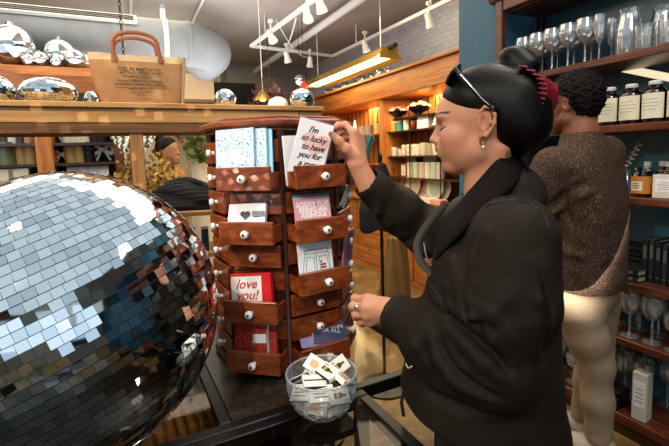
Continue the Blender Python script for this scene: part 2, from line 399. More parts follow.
# ================================================================ right wall shelving (teal back)
su = thing('wall_shelving', 'tall dark wood shelving with teal back along the right wall', 'shelving', W(0, 0, 0), YAW)
m = MB(); rbox(m, 2.405, 2.418, -1.2, 1.94, .02, 3.0); m.build('back_panel', plain('teal lacquer back', '#35667a', .22, vary=.1, vscale=4), su)
SHZ = [(2.235, .05), (1.841, .035), (1.517, .035), (1.18, .035), (.775, .035), (.494, .035), (.11, .05)]
for z, th in SHZ[1:]:
    m = MB(); rbox(m, 2.09, 2.404, -1.2, 1.935, z - th, z, bev=.004); m.build('shelf_board', M_SHELF, su)
m = MB(); rbox(m, 2.07, 2.11, 1.945, 1.998, .0, 2.30, bev=.005); m.build('front_stile', M_SHELF, su)
m = MB(); rbox(m, 2.36, 2.403, 1.905, 1.944, .0, 2.30, bev=.004); m.build('rear_stile', M_SHELFD, su)
m = MB(); rbox(m, 2.075, 2.12, -1.2, 1.94, 2.235, 2.30, bev=.004); rbox(m, 2.11, 2.404, -1.2, 1.94, 2.225, 2.235); m.build('head_rail', M_SHELF, su)
m = MB(); poly = [(2.12, 2.30), (2.06, 2.30), (2.05, 2.33), (2.02, 2.345), (2.015, 2.37), (1.97, 2.40), (1.96, 2.43), (2.12, 2.43)]
m.loft([[Vector((x, y, z)) for x, z in poly] for y in (-1.2, 2.035)]); m.build('crown_moulding', M_SHELF, su)
m = MB(); rbox(m, 2.10, 2.404, -1.2, 1.93, 0.001, .06); m.build('plinth', M_SHELFD, su)

# ================================================================ honey cabinet far right
cb = thing('display_cabinet', 'honey wood display cabinet with lit shelves along the brick wall', 'cabinet', W(0, 0, 0), YAW)
T0, T1 = 2.36, 6.02
m = MB(); rbox(m, 2.62, 3.1, T0, T1, 2.03, 2.255, bev=.006); m.build('fascia', M_CAB, cb)
m = MB(); rbox(m, 2.58, 3.12, T0, T1 + .04, 2.255, 2.285, bev=.006); m.build('cornice', M_CAB, cb)
m = MB(); rbox(m, 3.08, 3.1, T0, T1, .9, 2.03)
m.build('plank_back', M_CABV, cb)
m = MB()
for i in range(30): rbox(m, 3.074, 3.08, T0 + .12 * i, T0 + .12 * i + .012, .92, 2.03)
m.build('plank_groove', M_SHELFD, cb)
for t in (2.38, 4.25, 5.98):
    m = MB(); rbox(m, 2.65, 3.08, t - .03, t + .03, .0, 2.03, bev=.004); m.build('upright', M_CABV, cb)
m = MB(); rbox(m, 2.56, 3.1, T0, T1, .87, .91, bev=.006); m.build('counter', M_CAB, cb)
m = MB(); rbox(m, 2.63, 3.08, T0, T1, .0, .87); m.build('base_carcass', M_CAB, cb)
for i in range(6):
    t = T0 + .06 + i * .6
    for z0, z1 in ((.08, .44), (.47, .84)):
        m = MB(); rbox(m, 2.612, 2.632, t, t + .54, z0, z1, bev=.006); dr = m.build('drawer', M_CAB, cb)
        m = MB(); m.ball((2.60, t + .27, (z0 + z1) / 2), .018, u=10, v=6); m.build('knob', M_BRASS, dr)
CSH = [1.66, 1.385, 1.15]
for z in CSH:
    m = MB(); rbox(m, 2.72, 3.075, T0 + .05, 4.22, z - .015, z); m.build('shelf_board', M_SHELFD, cb)
for z in (1.66, 1.30):
    m = MB(); rbox(m, 2.72, 3.075, 4.28, T1 - .04, z - .018, z); m.build('shelf_board', M_CAB, cb)
for t in (3.32, 3.82):
    m = MB(); m.cyl((2.74, t, .91), (2.74, t, 1.95), .006, seg=6); m.build('wire_upright', M_BLACK, cb)

# ================================================================ pine island: raised shelf on posts in the middle
isl = thing('pine_display_island', 'worn pine display island with raised plank shelf on posts', 'display shelf', W(0, 0, 0), YAW)
TB = 1.9
m = MB(); rbox(m, -1.3, .866, TB - .012, TB + .52, 1.629, 1.651, bev=.003); m.build('top_plank', M_PINE, isl)
m = MB(); rbox(m, -1.3, .74, TB, TB + .05, 1.572, 1.628, bev=.003); m.build('front_beam', M_PINE, isl)
m = MB(); rbox(m, .742, .862, TB + .002, TB + .05, 1.572, 1.628, bev=.003); m.build('beam_end_block', M_PINED, isl)
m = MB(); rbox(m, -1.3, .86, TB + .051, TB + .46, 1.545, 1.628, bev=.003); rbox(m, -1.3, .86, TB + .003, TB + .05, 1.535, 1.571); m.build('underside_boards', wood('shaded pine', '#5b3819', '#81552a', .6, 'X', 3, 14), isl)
m = MB(); rbox(m, -1.3, .86, TB + .46, TB + .51, 1.572, 1.628, bev=.003); m.build('rear_beam', M_PINE, isl)
for s, t in ((.045, TB + .01), (.80, TB + .06), (.045, TB + .45), (.8, TB + .45), (-1.2, TB + .01), (-1.2, TB + .45)):
    m = MB(); rbox(m, s - .025, s + .025, t, t + .05, .0, 1.535, bev=.003); m.build('post', M_PINED, isl)

# ================================================================ far-left cabinet facing us
TFC = 4.55
M_CABX = wood('honey fascia wood', '#8a4c1b', '#c47a33', .42, 'X', 2.5, 12, coat=.2)
fc = thing('wall_cabinet', 'orange wood wall cabinet with dark shelves at far left', 'cabinet', W(0, TFC, 0), YAW)
def on_fc(px, py, dt=0.): return ST(on_t(px, py, TFC + dt))
zc0, zc1 = on_fc(45, 93)[2], on_fc(45, 66)[2]
sL, sR = -3.2, on_fc(118, 140)[0]
m = MB(); rbox(m, sL, sR + .25, 0, .45, zc0, zc1, bev=.01); m.build('fascia', M_CABX, fc)
m = MB(); rbox(m, sL, sR + .2, .02, .45, zc0 - .09, zc0); m.build('dark_rail', M_SHELFD, fc)  # dark walnut rail below the fascia
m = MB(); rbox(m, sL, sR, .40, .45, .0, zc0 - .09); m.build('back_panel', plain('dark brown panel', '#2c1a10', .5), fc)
pz = [on_fc(4, 143.5)[2], on_fc(4, 165)[2], on_fc(4, 182)[2]]
p0, p1 = on_fc(36, 150)[0], on_fc(53, 150)[0]
m = MB(); rbox(m, p0, p1, -.03, .45, 0, zc0 - .09, bev=.006); m.build('pilaster', M_CABV, fc)
m = MB(); rbox(m, sR - .04, sR + .04, 0, .45, 0, zc0 - .09, bev=.006); m.build('end_panel', M_SHELF, fc)
for z in pz:
    for a, b in ((sL, p0), (p1, sR - .04)):
        m = MB(); rbox(m, a, b, .02, .40, z - .025, z); m.build('shelf_board', M_SHELFD, fc)
m = MB(); rbox(m, sL, sR, -.15, .45, pz[2] - .5, pz[2] - .03); m.build('base_carcass', M_SHELF, fc)

# ================================================================ the two black-framed glass display tables
TY = rad(27)
TXv = Vector((cos(TY), sin(TY), 0)); TDv = Vector((-sin(TY), cos(TY), 0))
TC = Vector((.058, 1.085, 0))                        # the far right corner of the near table
def TW(u, v, z=0.): return TC + TXv * u + TDv * v + Vector((0, 0, z))
M_TGLASS = glass('smoked table glass', tint=(.78, .76, .72), refl=.012, rough=.03, maxr=.09)
ZT0 = .80
nt = thing('glass_display_table', 'black steel framed glass-topped table at the near edge', 'table', TW(0, 0), TY)
WN, LN = 1.15, .95
def frame_table(root, u0, u1, v0, v1, bars_u=(), w=.03):
    for a in ((u0, u1, v1 - w, v1), (u0, u1, v0, v0 + w), (u0, u0 + w, v0 + w, v1 - w), (u1 - w, u1, v0 + w, v1 - w)):
        m = MB(); rbox(m, a[0], a[1], a[2], a[3], ZT0 - .035, ZT0, bev=.003); m.build('frame_bar', M_BLACK, root)
    for u in bars_u:
        m = MB(); rbox(m, u - w / 2, u + w / 2, v0 + w, v1 - w, ZT0 - .035, ZT0, bev=.003); m.build('cross_bar', M_BLACK, root)
    for u in (u0 + w / 2, u1 - w / 2):
        for v in (v0 + w / 2, v1 - w / 2):
            m = MB(); rbox(m, u - w / 2, u + w / 2, v - w / 2, v + w / 2, 0, ZT0 - .035); m.build('leg', M_BLACK, root)
frame_table(nt, -WN, 0, -LN, 0)
m = MB(); rbox(m, -WN + .031, -.031, -LN + .031, -.031, ZT0 - .008, ZT0 - .001); m.build('glass_top', M_TGLASS, nt)
M_DKPANEL = wood('dark stained table shelf', '#1c130d', '#38271a', .35, 'X', 3, 10)
m = MB(); rbox(m, -WN + .005, -.005, -LN + .005, -.005, .60, .62); m.build('under_shelf', M_DKPANEL, nt)
ft = thing('dark_display_table', 'black framed dark-topped table under card spinner and mirror ball', 'table', TW(0, .004), TY)
UD = -.355
frame_table(ft, -1.25, .30, 0, .82, (UD,))
m = MB(); rbox(m, -.028, .269, .031, .789, ZT0 - .008, ZT0 - .001); m.build('glass_top', glass('clear table glass', tint=(.9, .88, .84), refl=.008, rough=.08, maxr=.06), ft)
m = MB(); rbox(m, UD + .016, -.030, .031, .789, ZT0 - .008, ZT0 - .001)
def slate():
    k = NT('grey brown laminate'); tc = k.node('ShaderNodeTexCoord'); n = k.node('ShaderNodeTexNoise', Scale=30., Detail=6.); k.link(tc.outputs['Object'], n.inputs['Vector'])
    r = k.node('ShaderNodeValToRGB'); r.color_ramp.elements[0].position = .35; r.color_ramp.elements[1].position = .75; r.color_ramp.elements[0].color = c4(hexc('#262019')); r.color_ramp.elements[1].color = c4(hexc('#4d4235'))
    k.link(n.outputs['Fac'], r.inputs['Fac']); k.link(r.outputs['Color'], k.b.inputs['Base Color']); k.b.inputs['Roughness'].default_value = .25; return k.m
m.build('top_panel', slate(), ft)
m = MB(); rbox(m, -1.219, UD - .016, .031, .789, ZT0 - .008, ZT0 - .001); m.build('glass_top', M_TGLASS, ft)
m = MB(); rbox(m, -1.24, -.0, .02, .80, .66, .68); m.build('under_shelf', M_DKPANEL, ft)

# ================================================================ eight-sided card spinner made of little drawers
M_MAHO = wood('mahogany drawer fronts', '#5c230f', '#974b22', .33, 'X', 5, 12, coat=.35)
M_MAHOD = wood('dark mahogany', '#2d130a', '#562614', .38, 'Z', 4, 10, coat=.3)
M_KNOB = plain('white porcelain', '#f2efe9', .18, coat=.5)
M_KDOT = plain('dark screw', '#17120f', .4)
SC = Vector((-.172, 1.383, 0)); AP = .195; FWID = .165; CRAD = .2156; PITCH = .072
def rowz(i): return 1.437 - PITCH * i
sp = thing('card_spinner', 'eight-sided mahogany card spinner with small drawers and white knobs', 'card rack', (SC.x, SC.y, .801))
FACE = {-1: rad(-59), 0: rad(-14), 1: rad(31), 2: rad(76)}
def fmat(k, local=True):
    a = FACE[k]; n = Vector((sin(a), -cos(a), 0)); ex = Vector((0, 0, 1)).cross(n)
    o = n * AP + (Vector((0, 0, -.801)) if local else SC); return basis(ex, Vector((0, 0, 1)), n, o)
octo = lambda r: [(r * cos(FACE[0] + rad(22.5) + rad(45) * i - PI / 2), r * sin(FACE[0] + rad(22.5) + rad(45) * i - PI / 2)) for i in range(8)]
m = MB(); m.prism(octo(CRAD - .012), .02, .705); m.build('carcass', M_MAHOD, sp)
m = MB(); m.prism(octo(CRAD + .02), .0, .022, bev=.004); m.build('base', M_MAHOD, sp)
m = MB(); m.prism(octo(CRAD + .012), .690, .700, bev=.003); m.prism(octo(CRAD + .028), .700, .722, bev=.006); m.prism(octo(CRAD + .0), .722, .73, bev=.003); m.build('top', M_MAHO, sp)
for x, y in octo(CRAD - .006):
    m = MB(); m.lathe([(.013, .022), (.013, .03), (.009, .036), (.009, .67), (.013, .676), (.013, .69)], c=(x, y, 0), seg=10); m.build('corner_post', M_MAHOD, sp, smooth=40)
OPEN = {(0, 1): .066, (0, 3): .066, (0, 6): .066, (0, 8): .064, (1, 1): .066, (1, 3): .066, (1, 5): .066, (1, 8): .060, (2, 1): .04, (-1, 4): 0.0, (0, 4): .022, (1, 6): .012, (1, 7): .006}
HIDK = {(0, 0), (0, 2), (0, 5), (0, 7), (1, 0), (1, 2), (1, 4)}
for k_ in HIDK: OPEN[k_] = -.006
for k in (-1, 0, 1, 2):
    FM = fmat(k)
    for i in range(9):
        d = OPEN.get((k, i), .004); z = rowz(i)
        m = MB(); m.box((0, z, d + .006), (.156, .062, .012), FM, bev=.002)
        if d > .03:                                   # a pulled-out tray: sides, floor
            for sx in (-1, 1): m.box((sx * .073, z - .006, d / 2), (.006, .045, d), FM)
            m.box((0, z - .027, d / 2), (.146, .005, d), FM)
        dr = m.build('drawer', M_MAHO, sp)
        if (k, i) in HIDK: continue                   # those knobs sit behind the standing cards
        m = MB(); m.lathe([(.0, .0), (.0065, .0), (.005, .006), (.010, .009), (.0115, .014), (.010, .019), (.005, .0215), (0, .022)], seg=14, M=FM @ TR((.004, z, d + .012))); 
        m.mi = 1; m.lathe([(0, .0205), (.0035, .0212), (.0035, .0226), (0, .0228)], seg=10, M=FM @ TR((.004, z, d + .012)))
        m.build('knob', [M_KNOB, M_KDOT], dr, smooth=50)

# ---------------------------------------------------------------- cards
def card_M(k, x, zb, out, tilt=.15, roll=0., yaw=0.):
    return fmat(k, False) @ Matrix.Translation((x, zb, out)) @ Matrix.Rotation(yaw, 4, 'Y') @ Matrix.Rotation(-tilt, 4, 'X') @ Matrix.Rotation(roll, 4, 'Z')
def card(name, label, cat, M, w, h, t, mat, front=None, group=None, edge=None):
    """body with its back at z = 0, printed front laid on it; returns the root"""
    r = thing(name, label, cat, M=M, group=group)
    m = MB(); m.box((0, h / 2, t / 2), (w, h, t), bev=min(.0012, t * .3)); m.build('card_body', edge or mat, r)
    if front is not None:
        m = MB(); m.box((0, h / 2, t + .0004), (w * .985, h * .985, .0008)); f = m.build('printed_front', front, r)
    return r
def flat(mb, poly, z, th=.0005): mb.prism(poly, z, z + th); return mb
def heart(cx, cy, s, n=26):
    return [(cx + s * .0625 * 16 * sin(u) ** 3, cy + s * .0625 * (13 * cos(u) - 5 * cos(2 * u) - 2 * cos(3 * u) - cos(4 * u))) for u in np.linspace(0, 2 * PI, n, endpoint=False)]
def speckle(name, base, dots, scale=70, thr=.22):
    k = NT(name); tc = k.node('ShaderNodeTexCoord'); v = k.node('ShaderNodeTexVoronoi', Scale=scale); k.link(tc.outputs['Object'], v.inputs['Vector'])
    lt = k.node('ShaderNodeMath', operation='LESS_THAN'); lt.inputs[1].default_value = thr; k.link(v.outputs['Distance'], lt.inputs[0])
    mx = k.node('ShaderNodeMix', data_type='RGBA'); mx.inputs['A'].default_value = c4(hexc(base)); mx.inputs['B'].default_value = c4(hexc(dots)); k.link(lt.outputs[0], mx.inputs['Factor']); k.link(mx.outputs['Result'], k.b.inputs['Base Color']); k.b.inputs['Roughness'].default_value = .4
    return k.m
M_BLUE = plain('pale aqua card', '#9fd3e2', .4); M_BLUED = plain('aqua envelope', '#5fb0c4', .5)
M_BLUEP = speckle('aqua card with little blue figures', '#c3d6ea', '#3f567f', 120, .22)
M_RED = plain('bright red card', '#d31c24', .45); M_REDB = speckle('red book cloth with pale dots', '#a5281f', '#d9a08c', 160, .25)
M_PINK = plain('blush pink card', '#eba7b0', .45); M_TEALC = plain('teal envelope', '#2f8797', .5); M_MAG = plain('magenta envelope', '#cf2f7d', .5)
M_NAVY = plain('navy card', '#2c3454', .4); M_PAPER = plain('bright paper', '#f4f2f3', .5); M_LILAC = plain('lilac envelope', '#8b86b4', .5)
M_INK = plain('black ink', '#15131a', .5); M_HEART = plain('pale pink heart ink', '#f6c3bf', .5); M_REDINK = plain('red ink', '#c9302f', .5); M_TEALINK = plain('teal ink', '#4f97a3', .5); M_GREYC = plain('grey band', '#7d8288', .5)
zb = rowz(1) - .024
for j, (x, o, lab, mt) in enumerate(((-.030, .052, 'pale blue patterned card pack in front in the top left drawer', M_BLUEP), (.002, .042, 'pale blue card pack standing second in the top left drawer', M_BLUEP), (.014, .032, 'aqua card pack standing rearmost in the top left drawer', M_BLUE))):
    c = card('greeting_card', lab, 'card', card_M(0, x, zb, o, .13, .03), .112, .158 - .002 * j, .006, M_BLUE, mt, 'blue cards in the top left drawer', edge=M_BLUED if j == 2 else M_BLUE)
    if j == 0:
        m = MB(); flat(m, [(.0, .062), (.03, .062), (.03, .085), (.018, .085), (.018, .10), (-.004, .10)], .0075); flat(m, [(-.03, .03), (-.008, .03), (-.008, .05), (-.03, .05)], .0075); m.build('white_patch', M_PAPER, c)
zb = rowz(3) - .020
c = card('note_card_pack', 'white boxed note cards with black heart and grey band', 'cards', card_M(0, -.012, zb, .046, .45, .06), .11, .098, .014, M_PAPER, M_PAPER)
m = MB(); flat(m, heart(-.002, .063, .014), .019); m.build('heart_print', M_INK, c)
m = MB(); flat(m, [(.018, .057), (.054, .057), (.054, .072), (.018, .072)], .0192); m.build('grey_band', M_GREYC, c)
zb = rowz(6) - .022
c = card('boxed_card_set', 'bright red boxed cards with white front reading love you', 'cards', card_M(0, -.004, zb, .034, .14, .06, .05), .118, .118, .024, M_RED, None)
m = MB(); m.box((-.012, .057, .0245), (.088, .108, .002)); f = m.build('white_front', M_PAPER, c)
text_obj('lettering', 'love\nyou!', .036, M_REDINK, f, TR((-.012, .074, .0258)), shear=.35, bold=.0006, line=.85)
zb = rowz(8) - .002
for j, (x, o, lab) in enumerate(((-.012, .044, 'red dotted notebook with white price sticker in the bottom left drawer'), (.006, .022, 'red dotted notebook behind the stickered one in the bottom left drawer'))):
    c = card('notebook', lab, 'notebook', card_M(0, x, zb, o, .22, .07), .098, .104, .014, M_REDB, M_REDB, 'red notebooks in the bottom left drawer', edge=M_PAPER if j == 0 else M_REDB)
    if j == 0: m = MB(); flat(m, [(.006, .046), (.046, .046), (.046, .070), (.006, .070)], .0152); m.build('price_sticker', M_PAPER, c)
# right column
zb = rowz(1) - .024
card('greeting_card', 'plain white card standing behind the held heart card', 'card', card_M(1, -.055, zb, .022, .08, .02), .05, .135, .004, M_PAPER, M_PAPER)
zb = rowz(3) - .024
c = card('greeting_card', 'pink card with white block capitals and teal envelope behind', 'card', card_M(1, -.012, zb, .050, .16, -.0, .0), .112, .112, .004, M_PINK, M_PINK)
m = MB(); m.box((.003, .060, -.0022), (.114, .118, .0035)); m.build('envelope', M_TEALC, c)
text_obj('lettering', 'SORRY FOR\nBEING AN\nASSHOLE', .0190, M_PAPER, c, TR((.001, .076, .0052)), bold=.0009, line=.78, space=1.02)
zb = rowz(5) - .024
c = card('greeting_card', 'white card with teal drawn jeans pockets and magenta envelope', 'card', card_M(1, -.010, zb, .050, .15, -.02), .108, .128, .004, M_PAPER, M_PAPER)
m = MB(); m.box((.003, .068, -.0022), (.111, .131, .0035)); m.build('envelope', M_MAG, c)
m = MB()
for pl in ([(-.045, .04), (-.032, .108), (.038, .108), (.046, .04)], [(-.033, .098), (.039, .098)], [(0, .098), (.002, .04)], [(-.028, .088), (-.034, .05)], [(-.028, .088), (-.006, .086)], [(-.006, .086), (-.006, .05)], [(.010, .086), (.034, .088)], [(.034, .088), (.040, .05)], [(.010, .086), (.012, .05)]):
    m.tube([(x, y, .0052) for x, y in pl], .0009, 5)
m.build('jeans_drawing', M_TEALINK, c)
m = MB()
for q in range(7): m.ball((.016 + .006 * (q % 3), .056 + .008 * (q // 3), .0052), .0036, (1, 1, .2), 8, 5)
m.build('floral_patch', plain('rose print', '#a52246', .5), c)
zb = rowz(8) + .008
for j, (x, o, tl, rl, lab) in enumerate(((.024, .050, .86, -.30, 'navy card with pale lettering leaning in the bottom right drawer'), (-.008, .040, .84, -.14, 'pink edged card lying under the navy card'))):
    c = card('greeting_card', lab, 'card', card_M(1, x, zb + .012 - .004 * j, o, tl, rl), .105, .105, .004, M_PINK, M_NAVY if j == 0 else M_LILAC)
    if j == 0: text_obj('lettering', 'THANKS\nA MILLION\nFOR ALL', .019, plain('pale ink', '#b9bcd6', .5), c, TR((0, .055, .0052)), bold=.0003, line=.8)
# right-hand faces: sleeves of cards sticking out of the drawers behind the hand
zb = rowz(1) - .02
for j, (x, o, cc, lab) in enumerate(((-.05, .075, '#b0668a', 'pink card in clear sleeve on the right side of the spinner'), (-.03, .10, '#8a8f94', 'grey card in clear sleeve behind the raised hand'), (.0, .115, '#3f9c8a', 'green card in clear sleeve rightmost behind the raised hand'))):
    card('greeting_card', lab, 'card', card_M(2, x, zb + .01, o - .05, -.32, -.1), .10, .125, .004, plain('sleeved card ' + cc, cc, .25), None)
zb = rowz(4) - .02
card('greeting_card', 'pale blue card standing out of a right side drawer', 'card', card_M(2, -.04, rowz(2) - .03, .012, -.35, -.3), .08, .13, .003, M_BLUE, M_PAPER)
for j, x in enumerate((-.03, -.0)):
    card('greeting_card', ['pink lilac card pack in a right side drawer above the resting hand', 'mauve card pack behind the pink lilac one in a right side drawer'][j], 'card', card_M(2, x, rowz(5) - .02, .012, -.12, -.05), .11, .13, .006, plain('mauve card %d' % j, ['#a86f93', '#7d6480'][j], .35), None)

# ---- the card in her raised hand
TL, TRc = at(300.5, 117, 1.135), at(334, 126.5, 1.165); BL = at(288.5, 176, 1.135)
ex = (TRc - TL).normalized(); ey = (TL - BL); ey = (ey - ex * ey.dot(ex)).normalized(); ez = ex.cross(ey)
CW_, CH_ = (TRc - TL).length, .145
HELD = basis(ex, ey, ez, (TL + TRc) / 2 - ey * CH_)
c = card('greeting_card', 'white heart card with black script held up by the person in black', 'card', HELD, CW_, CH_, .0022, M_PAPER, M_PAPER)
m = MB(); m.box((.002, CH_ / 2 + .0025, -.0012), (CW_ + .002, CH_ + .002, .0022)); m.build('envelope', M_LILAC, c)
m = MB(); flat(m, heart(.008, CH_ * .60, .038), .0031, .0003); m.build('heart_print', M_HEART, c)
for j, s in enumerate(("I'm", 'so lucky', 'to have', 'you for', 'a mom')):
    text_obj('lettering', s, .0225, M_INK, c, TR(((-.006, .0, .004, .0, .004)[j], CH_ - .024 - .0225 * j, .0036), rz=.05), shear=.35, bold=.00045, space=.95)
# ================================================================ mirror balls
M_MIRROR = [plain('mirror glass tiles %d' % i, c, .03, metal=1.) for i, c in enumerate(('#e9eff2', '#d5dde2', '#dfe8e6', '#c6d0d6'))]
M_GROUT = plain('silver ball core', '#e4e5e0', .4, metal=.35)
def mirror_ball(root, R, tile, gap, jit, axis, sq=(1, 1, 1), rows=(0, 1), seed=1, aspect=1.2):
    """rings of flat mirror tiles about an axis"""
    rg = random.Random(seed); q = Vector((0, 0, 1)).rotation_difference(Vector(axis)).to_matrix().to_4x4()
    S = Matrix.Diagonal((*sq, 1))
    m = MB(); m.ball((0, 0, 0), R - .0035 * (R / .3) - .001, sq, 48, 28); core = m.build('ball_core', M_GROUT, root, smooth=60)
    m = MB(); n = int(PI * R / tile)
    for i in range(n):
        ph = (i + .5) * PI / n; nn = max(3, int(round(2 * PI * R * sin(ph) / (tile * aspect)))); off = rg.random() * 2
        for k in range(nn):
            th = 2 * PI * (k + off) / nn
            d = Vector((sin(ph) * cos(th), sin(ph) * sin(th), cos(ph)))
            u = Vector((-sin(th), cos(th), 0)); v = d.cross(u)
            d2 = (d + u * rg.gauss(0, jit) + v * rg.gauss(0, jit)).normalized()
            u = (u - d2 * u.dot(d2)).normalized(); v = d2.cross(u)
            a = PI * R * sin(ph) / nn - gap / 3; b = PI * R / n / 2 - gap * .8
            vs = []
            for lift in (R - .003, R + .0008):
                for sx, sy in ((-1, -1), (1, -1), (1, 1), (-1, 1)): vs.append(m.bm.verts.new(S @ (q @ (d * lift + u * sx * a + v * sy * b))))
            mi_ = rg.choice((0, 0, 1, 2, 3))
            for f in ((4, 5, 6, 7), (0, 1, 5, 4), (1, 2, 6, 5), (2, 3, 7, 6), (3, 0, 4, 7)): m.bm.faces.new([vs[x] for x in f]).material_index = mi_
    return m.build('mirror_tiles', M_MIRROR, root, keep=False)
BALLC = Vector((-.567, .887, 1.1035)); BALLR = .300
db = thing('disco_ball', 'giant mirror ball resting on the glass table at left', 'disco ball', BALLC)
mirror_ball(db, BALLR, .0168, .0008, .019, (-.36, -.05, .93), seed=5, aspect=1.12)
m = MB(); m.lathe([(.09, -.3028), (.1, -.3028), (.105, -.288), (.1, -.28), (.09, -.2835)], seg=32, cap=False); 
m.build('ring_stand', M_BLACK, db, smooth=40)

def dome(px0, px1, t, h, label, group='mirror balls on the pine plank', seed=1):
    a, b = on_t(px0, 104, t), on_t(px1, 104, t); c = (a + b) / 2; r = (b - a).length / 2
    z = 1.6515 + h * .5 if h < 2 * r else 1.6515 + h / 2
    o = thing('disco_ball', label, 'disco ball', (c.x, c.y, 1.6515 + h / 2 + .001), YAW, group)
    mirror_ball(o, r, r * .16, r * .012, .02, (.1, .1, 1), (1, 1, h / 2 / r), seed=seed); return o
dome(19, 79, TB + .26, .125, 'large flattened mirror ball on the pine plank left of the tote', seed=2)
dome(-22, 17, TB + .26, .125, 'flattened mirror ball cut by the left edge of the picture', seed=3)
dome(84, 99, TB + .33, .085, 'small bluish mirror ball half hidden by the tote bag', seed=4)
dome(215, 236, TB + .26, .105, 'small mirror ball on the plank right of the tote', seed=6)
dome(291, 313, TB + .22, .115, 'small mirror ball at the right end of the pine plank', seed=7)
o = thing('white_dome', 'low white dome shade on the plank between two mirror balls', 'lamp shade', on_t(278, 104, TB + .3)); o.location.z = 1.6515
m = MB(); m.lathe([(0, .082), (.02, .08), (.045, .066), (.058, .03), (.06, .0), (.056, 0), (.04, .06), (0, .07)], seg=24, cap=False); m.build('shade', M_WHITE, o, smooth=60)

# silver baubles on top of the far-left cabinet and of the honey cabinet
M_SILVER = plain('silver mirrored glass', '#c9cdd0', .08, metal=1., vary=.25, vscale=30)
def bauble(px, py, rp, t, label, group, axis_s=None, zbase=None, sq=1.):
    p = on_t(px, py, t) if axis_s is None else on_s(px, py, axis_s)
    r = rp * p.y / FPX * .97; z = (zbase + r * sq) if zbase is not None else p.z
    o = thing('silver_bauble', label, 'bauble', (p.x, p.y, z), 0, group)
    m = MB(); m.ball((0, 0, 0), r, (1, 1, sq), 20, 14); m.build('glass_ball', M_SILVER, o, smooth=60)
    m = MB(); m.cyl((0, 0, r * sq * .95), (0, 0, r * sq * 1.12), r * .16, seg=8); m.build('cap', M_CHROME, o); return o
zt = zc1
B1 = [(13, 56, 21, 4.72, 'biggest silver bauble at far left above the orange cabinet'), (60, 52, 16, 4.80, 'large silver bauble in the middle of the pile above the orange cabinet'), (83, 53, 9, 4.74, 'silver bauble high beside the tote handle'), (40, 60, 8, 4.64, 'silver bauble below and left of the large one'), (28, 62, 6, 4.59, 'small silver bauble in front of the biggest'), (75, 59, 10, 4.66, 'silver bauble leaning beside the tote bag'), (56, 64, 5, 4.585, 'smallest silver bauble at the front of the pile'), (37, 51, 7, 4.92, 'silver bauble at the back of the pile'), (-16, 60, 7, 4.62, 'silver bauble cut by the left edge of the picture')]
for b in B1: bauble(*b, 'silver baubles on the far-left cabinet', zbase=zt)
B2 = [(328, 92, 4.2), (337, 89, 4.5), (345, 87, 5), (354, 85, 4), (362, 83, 5.5), (371, 79, 5), (379, 77, 6), (388, 74, 5)]
for i, (px, py, rp) in enumerate(B2): bauble(px, py, rp, 0, ['first', 'second', 'third', 'fourth', 'fifth', 'sixth', 'seventh', 'eighth'][i] + ' silver bauble from the left on the honey cabinet', 'silver baubles on the honey cabinet', axis_s=2.8, zbase=2.286)

# ================================================================ canvas tote on the plank
M_CANV = plain('brown canvas', '#a87c52', .85, vary=.12, vscale=14, bump=.25, bscale=220); M_HEM = plain('pale canvas hem', '#ccb08c', .85, bump=.25, bscale=220); M_LEATH = plain('tan leather', '#9c5a35', .5, vary=.1, vscale=20)
tb = thing('tote_bag', 'brown canvas tote bag with leather handles and black stamped lettering', 'bag', W(.085, TB + .17, 1.652), YAW)
BH = .215
def bag_ring(f, inset=0.):
    hw = .152 + .030 * f ** 1.2 - inset; hd = .075 - .035 * f - inset; z = f * BH; b = .012 * sin(PI * f)
    pts = []
    for u in np.linspace(0, 2 * PI, 32, endpoint=False):
        ca, sa = cos(u), sin(u); e = .35
        x = (hw + b) * math.copysign(abs(ca) ** e, ca); y = (hd + b * .7) * math.copysign(abs(sa) ** e, sa)
        pts.append(Vector((x - .012 * f, y + .004 * sin(6 * x / .1), z - (.006 * cos(x / .16 * PI / 2) if f > .9 else 0))))
    return pts
m = MB(); m.loft([bag_ring(f) for f in np.linspace(0, .86, 9)], cap=False); m.quad(*[bag_ring(0)[i] for i in (4, 12, 20, 28)])
m.build('canvas_body', M_CANV, tb, smooth=60)
m = MB(); m.loft([bag_ring(f) for f in np.linspace(.86, 1, 4)] + [bag_ring(f, .004) for f in np.linspace(1, .8, 3)], cap=False); m.build('hem_band', M_HEM, tb, smooth=60)
m = MB(); m.loft([[Vector((x, y, z)) for x, y in ((.150 + .0225 * f, -.073 + .033 * f), (.163 + .026 * f, -.06 + .03 * f), (.165 + .026 * f, .05 - .02 * f), (.155 + .026 * f, .05 - .02 * f))] for f, z in ((0., .002), (1, BH))]); m.build('side_gusset', M_HEM, tb)
for y, nm in ((-.046, 1), (.044, 2)):
    m = MB(); pts = [(-.095, y, BH - .035), (-.098, y - .004 * 0, BH), (-.098, y, BH + .035)] + [(-.012 - .086 * cos(u), y, BH + .035 + .052 * sin(u) ** .7) for u in np.linspace(.15, PI - .15, 12)] + [(.074, y, BH + .03), (.08, y, BH), (.082, y, BH - .035)]
    m.tube(pts, .0085, 8, flat=.35, up=(0, 1, 0)); hd = m.build('handle', M_LEATH, tb, smooth=60)
    for x in (-.095, .082):
        m = MB(); m.box((x, y - (.003 if nm == 1 else -.003), BH - .03), (.024, .005, .034), bev=.002); m.ball((x, y - .006 * (1 if nm == 1 else -1), BH - .03), .004, u=8, v=6); m.build('rivet_tab', M_LEATH, hd)
FB = Matrix.Translation((.0, -.0875, .0)) @ Matrix.Rotation(rad(90), 4, 'X')
M_STAMP = plain('black stamp ink', '#2b2017', .8)
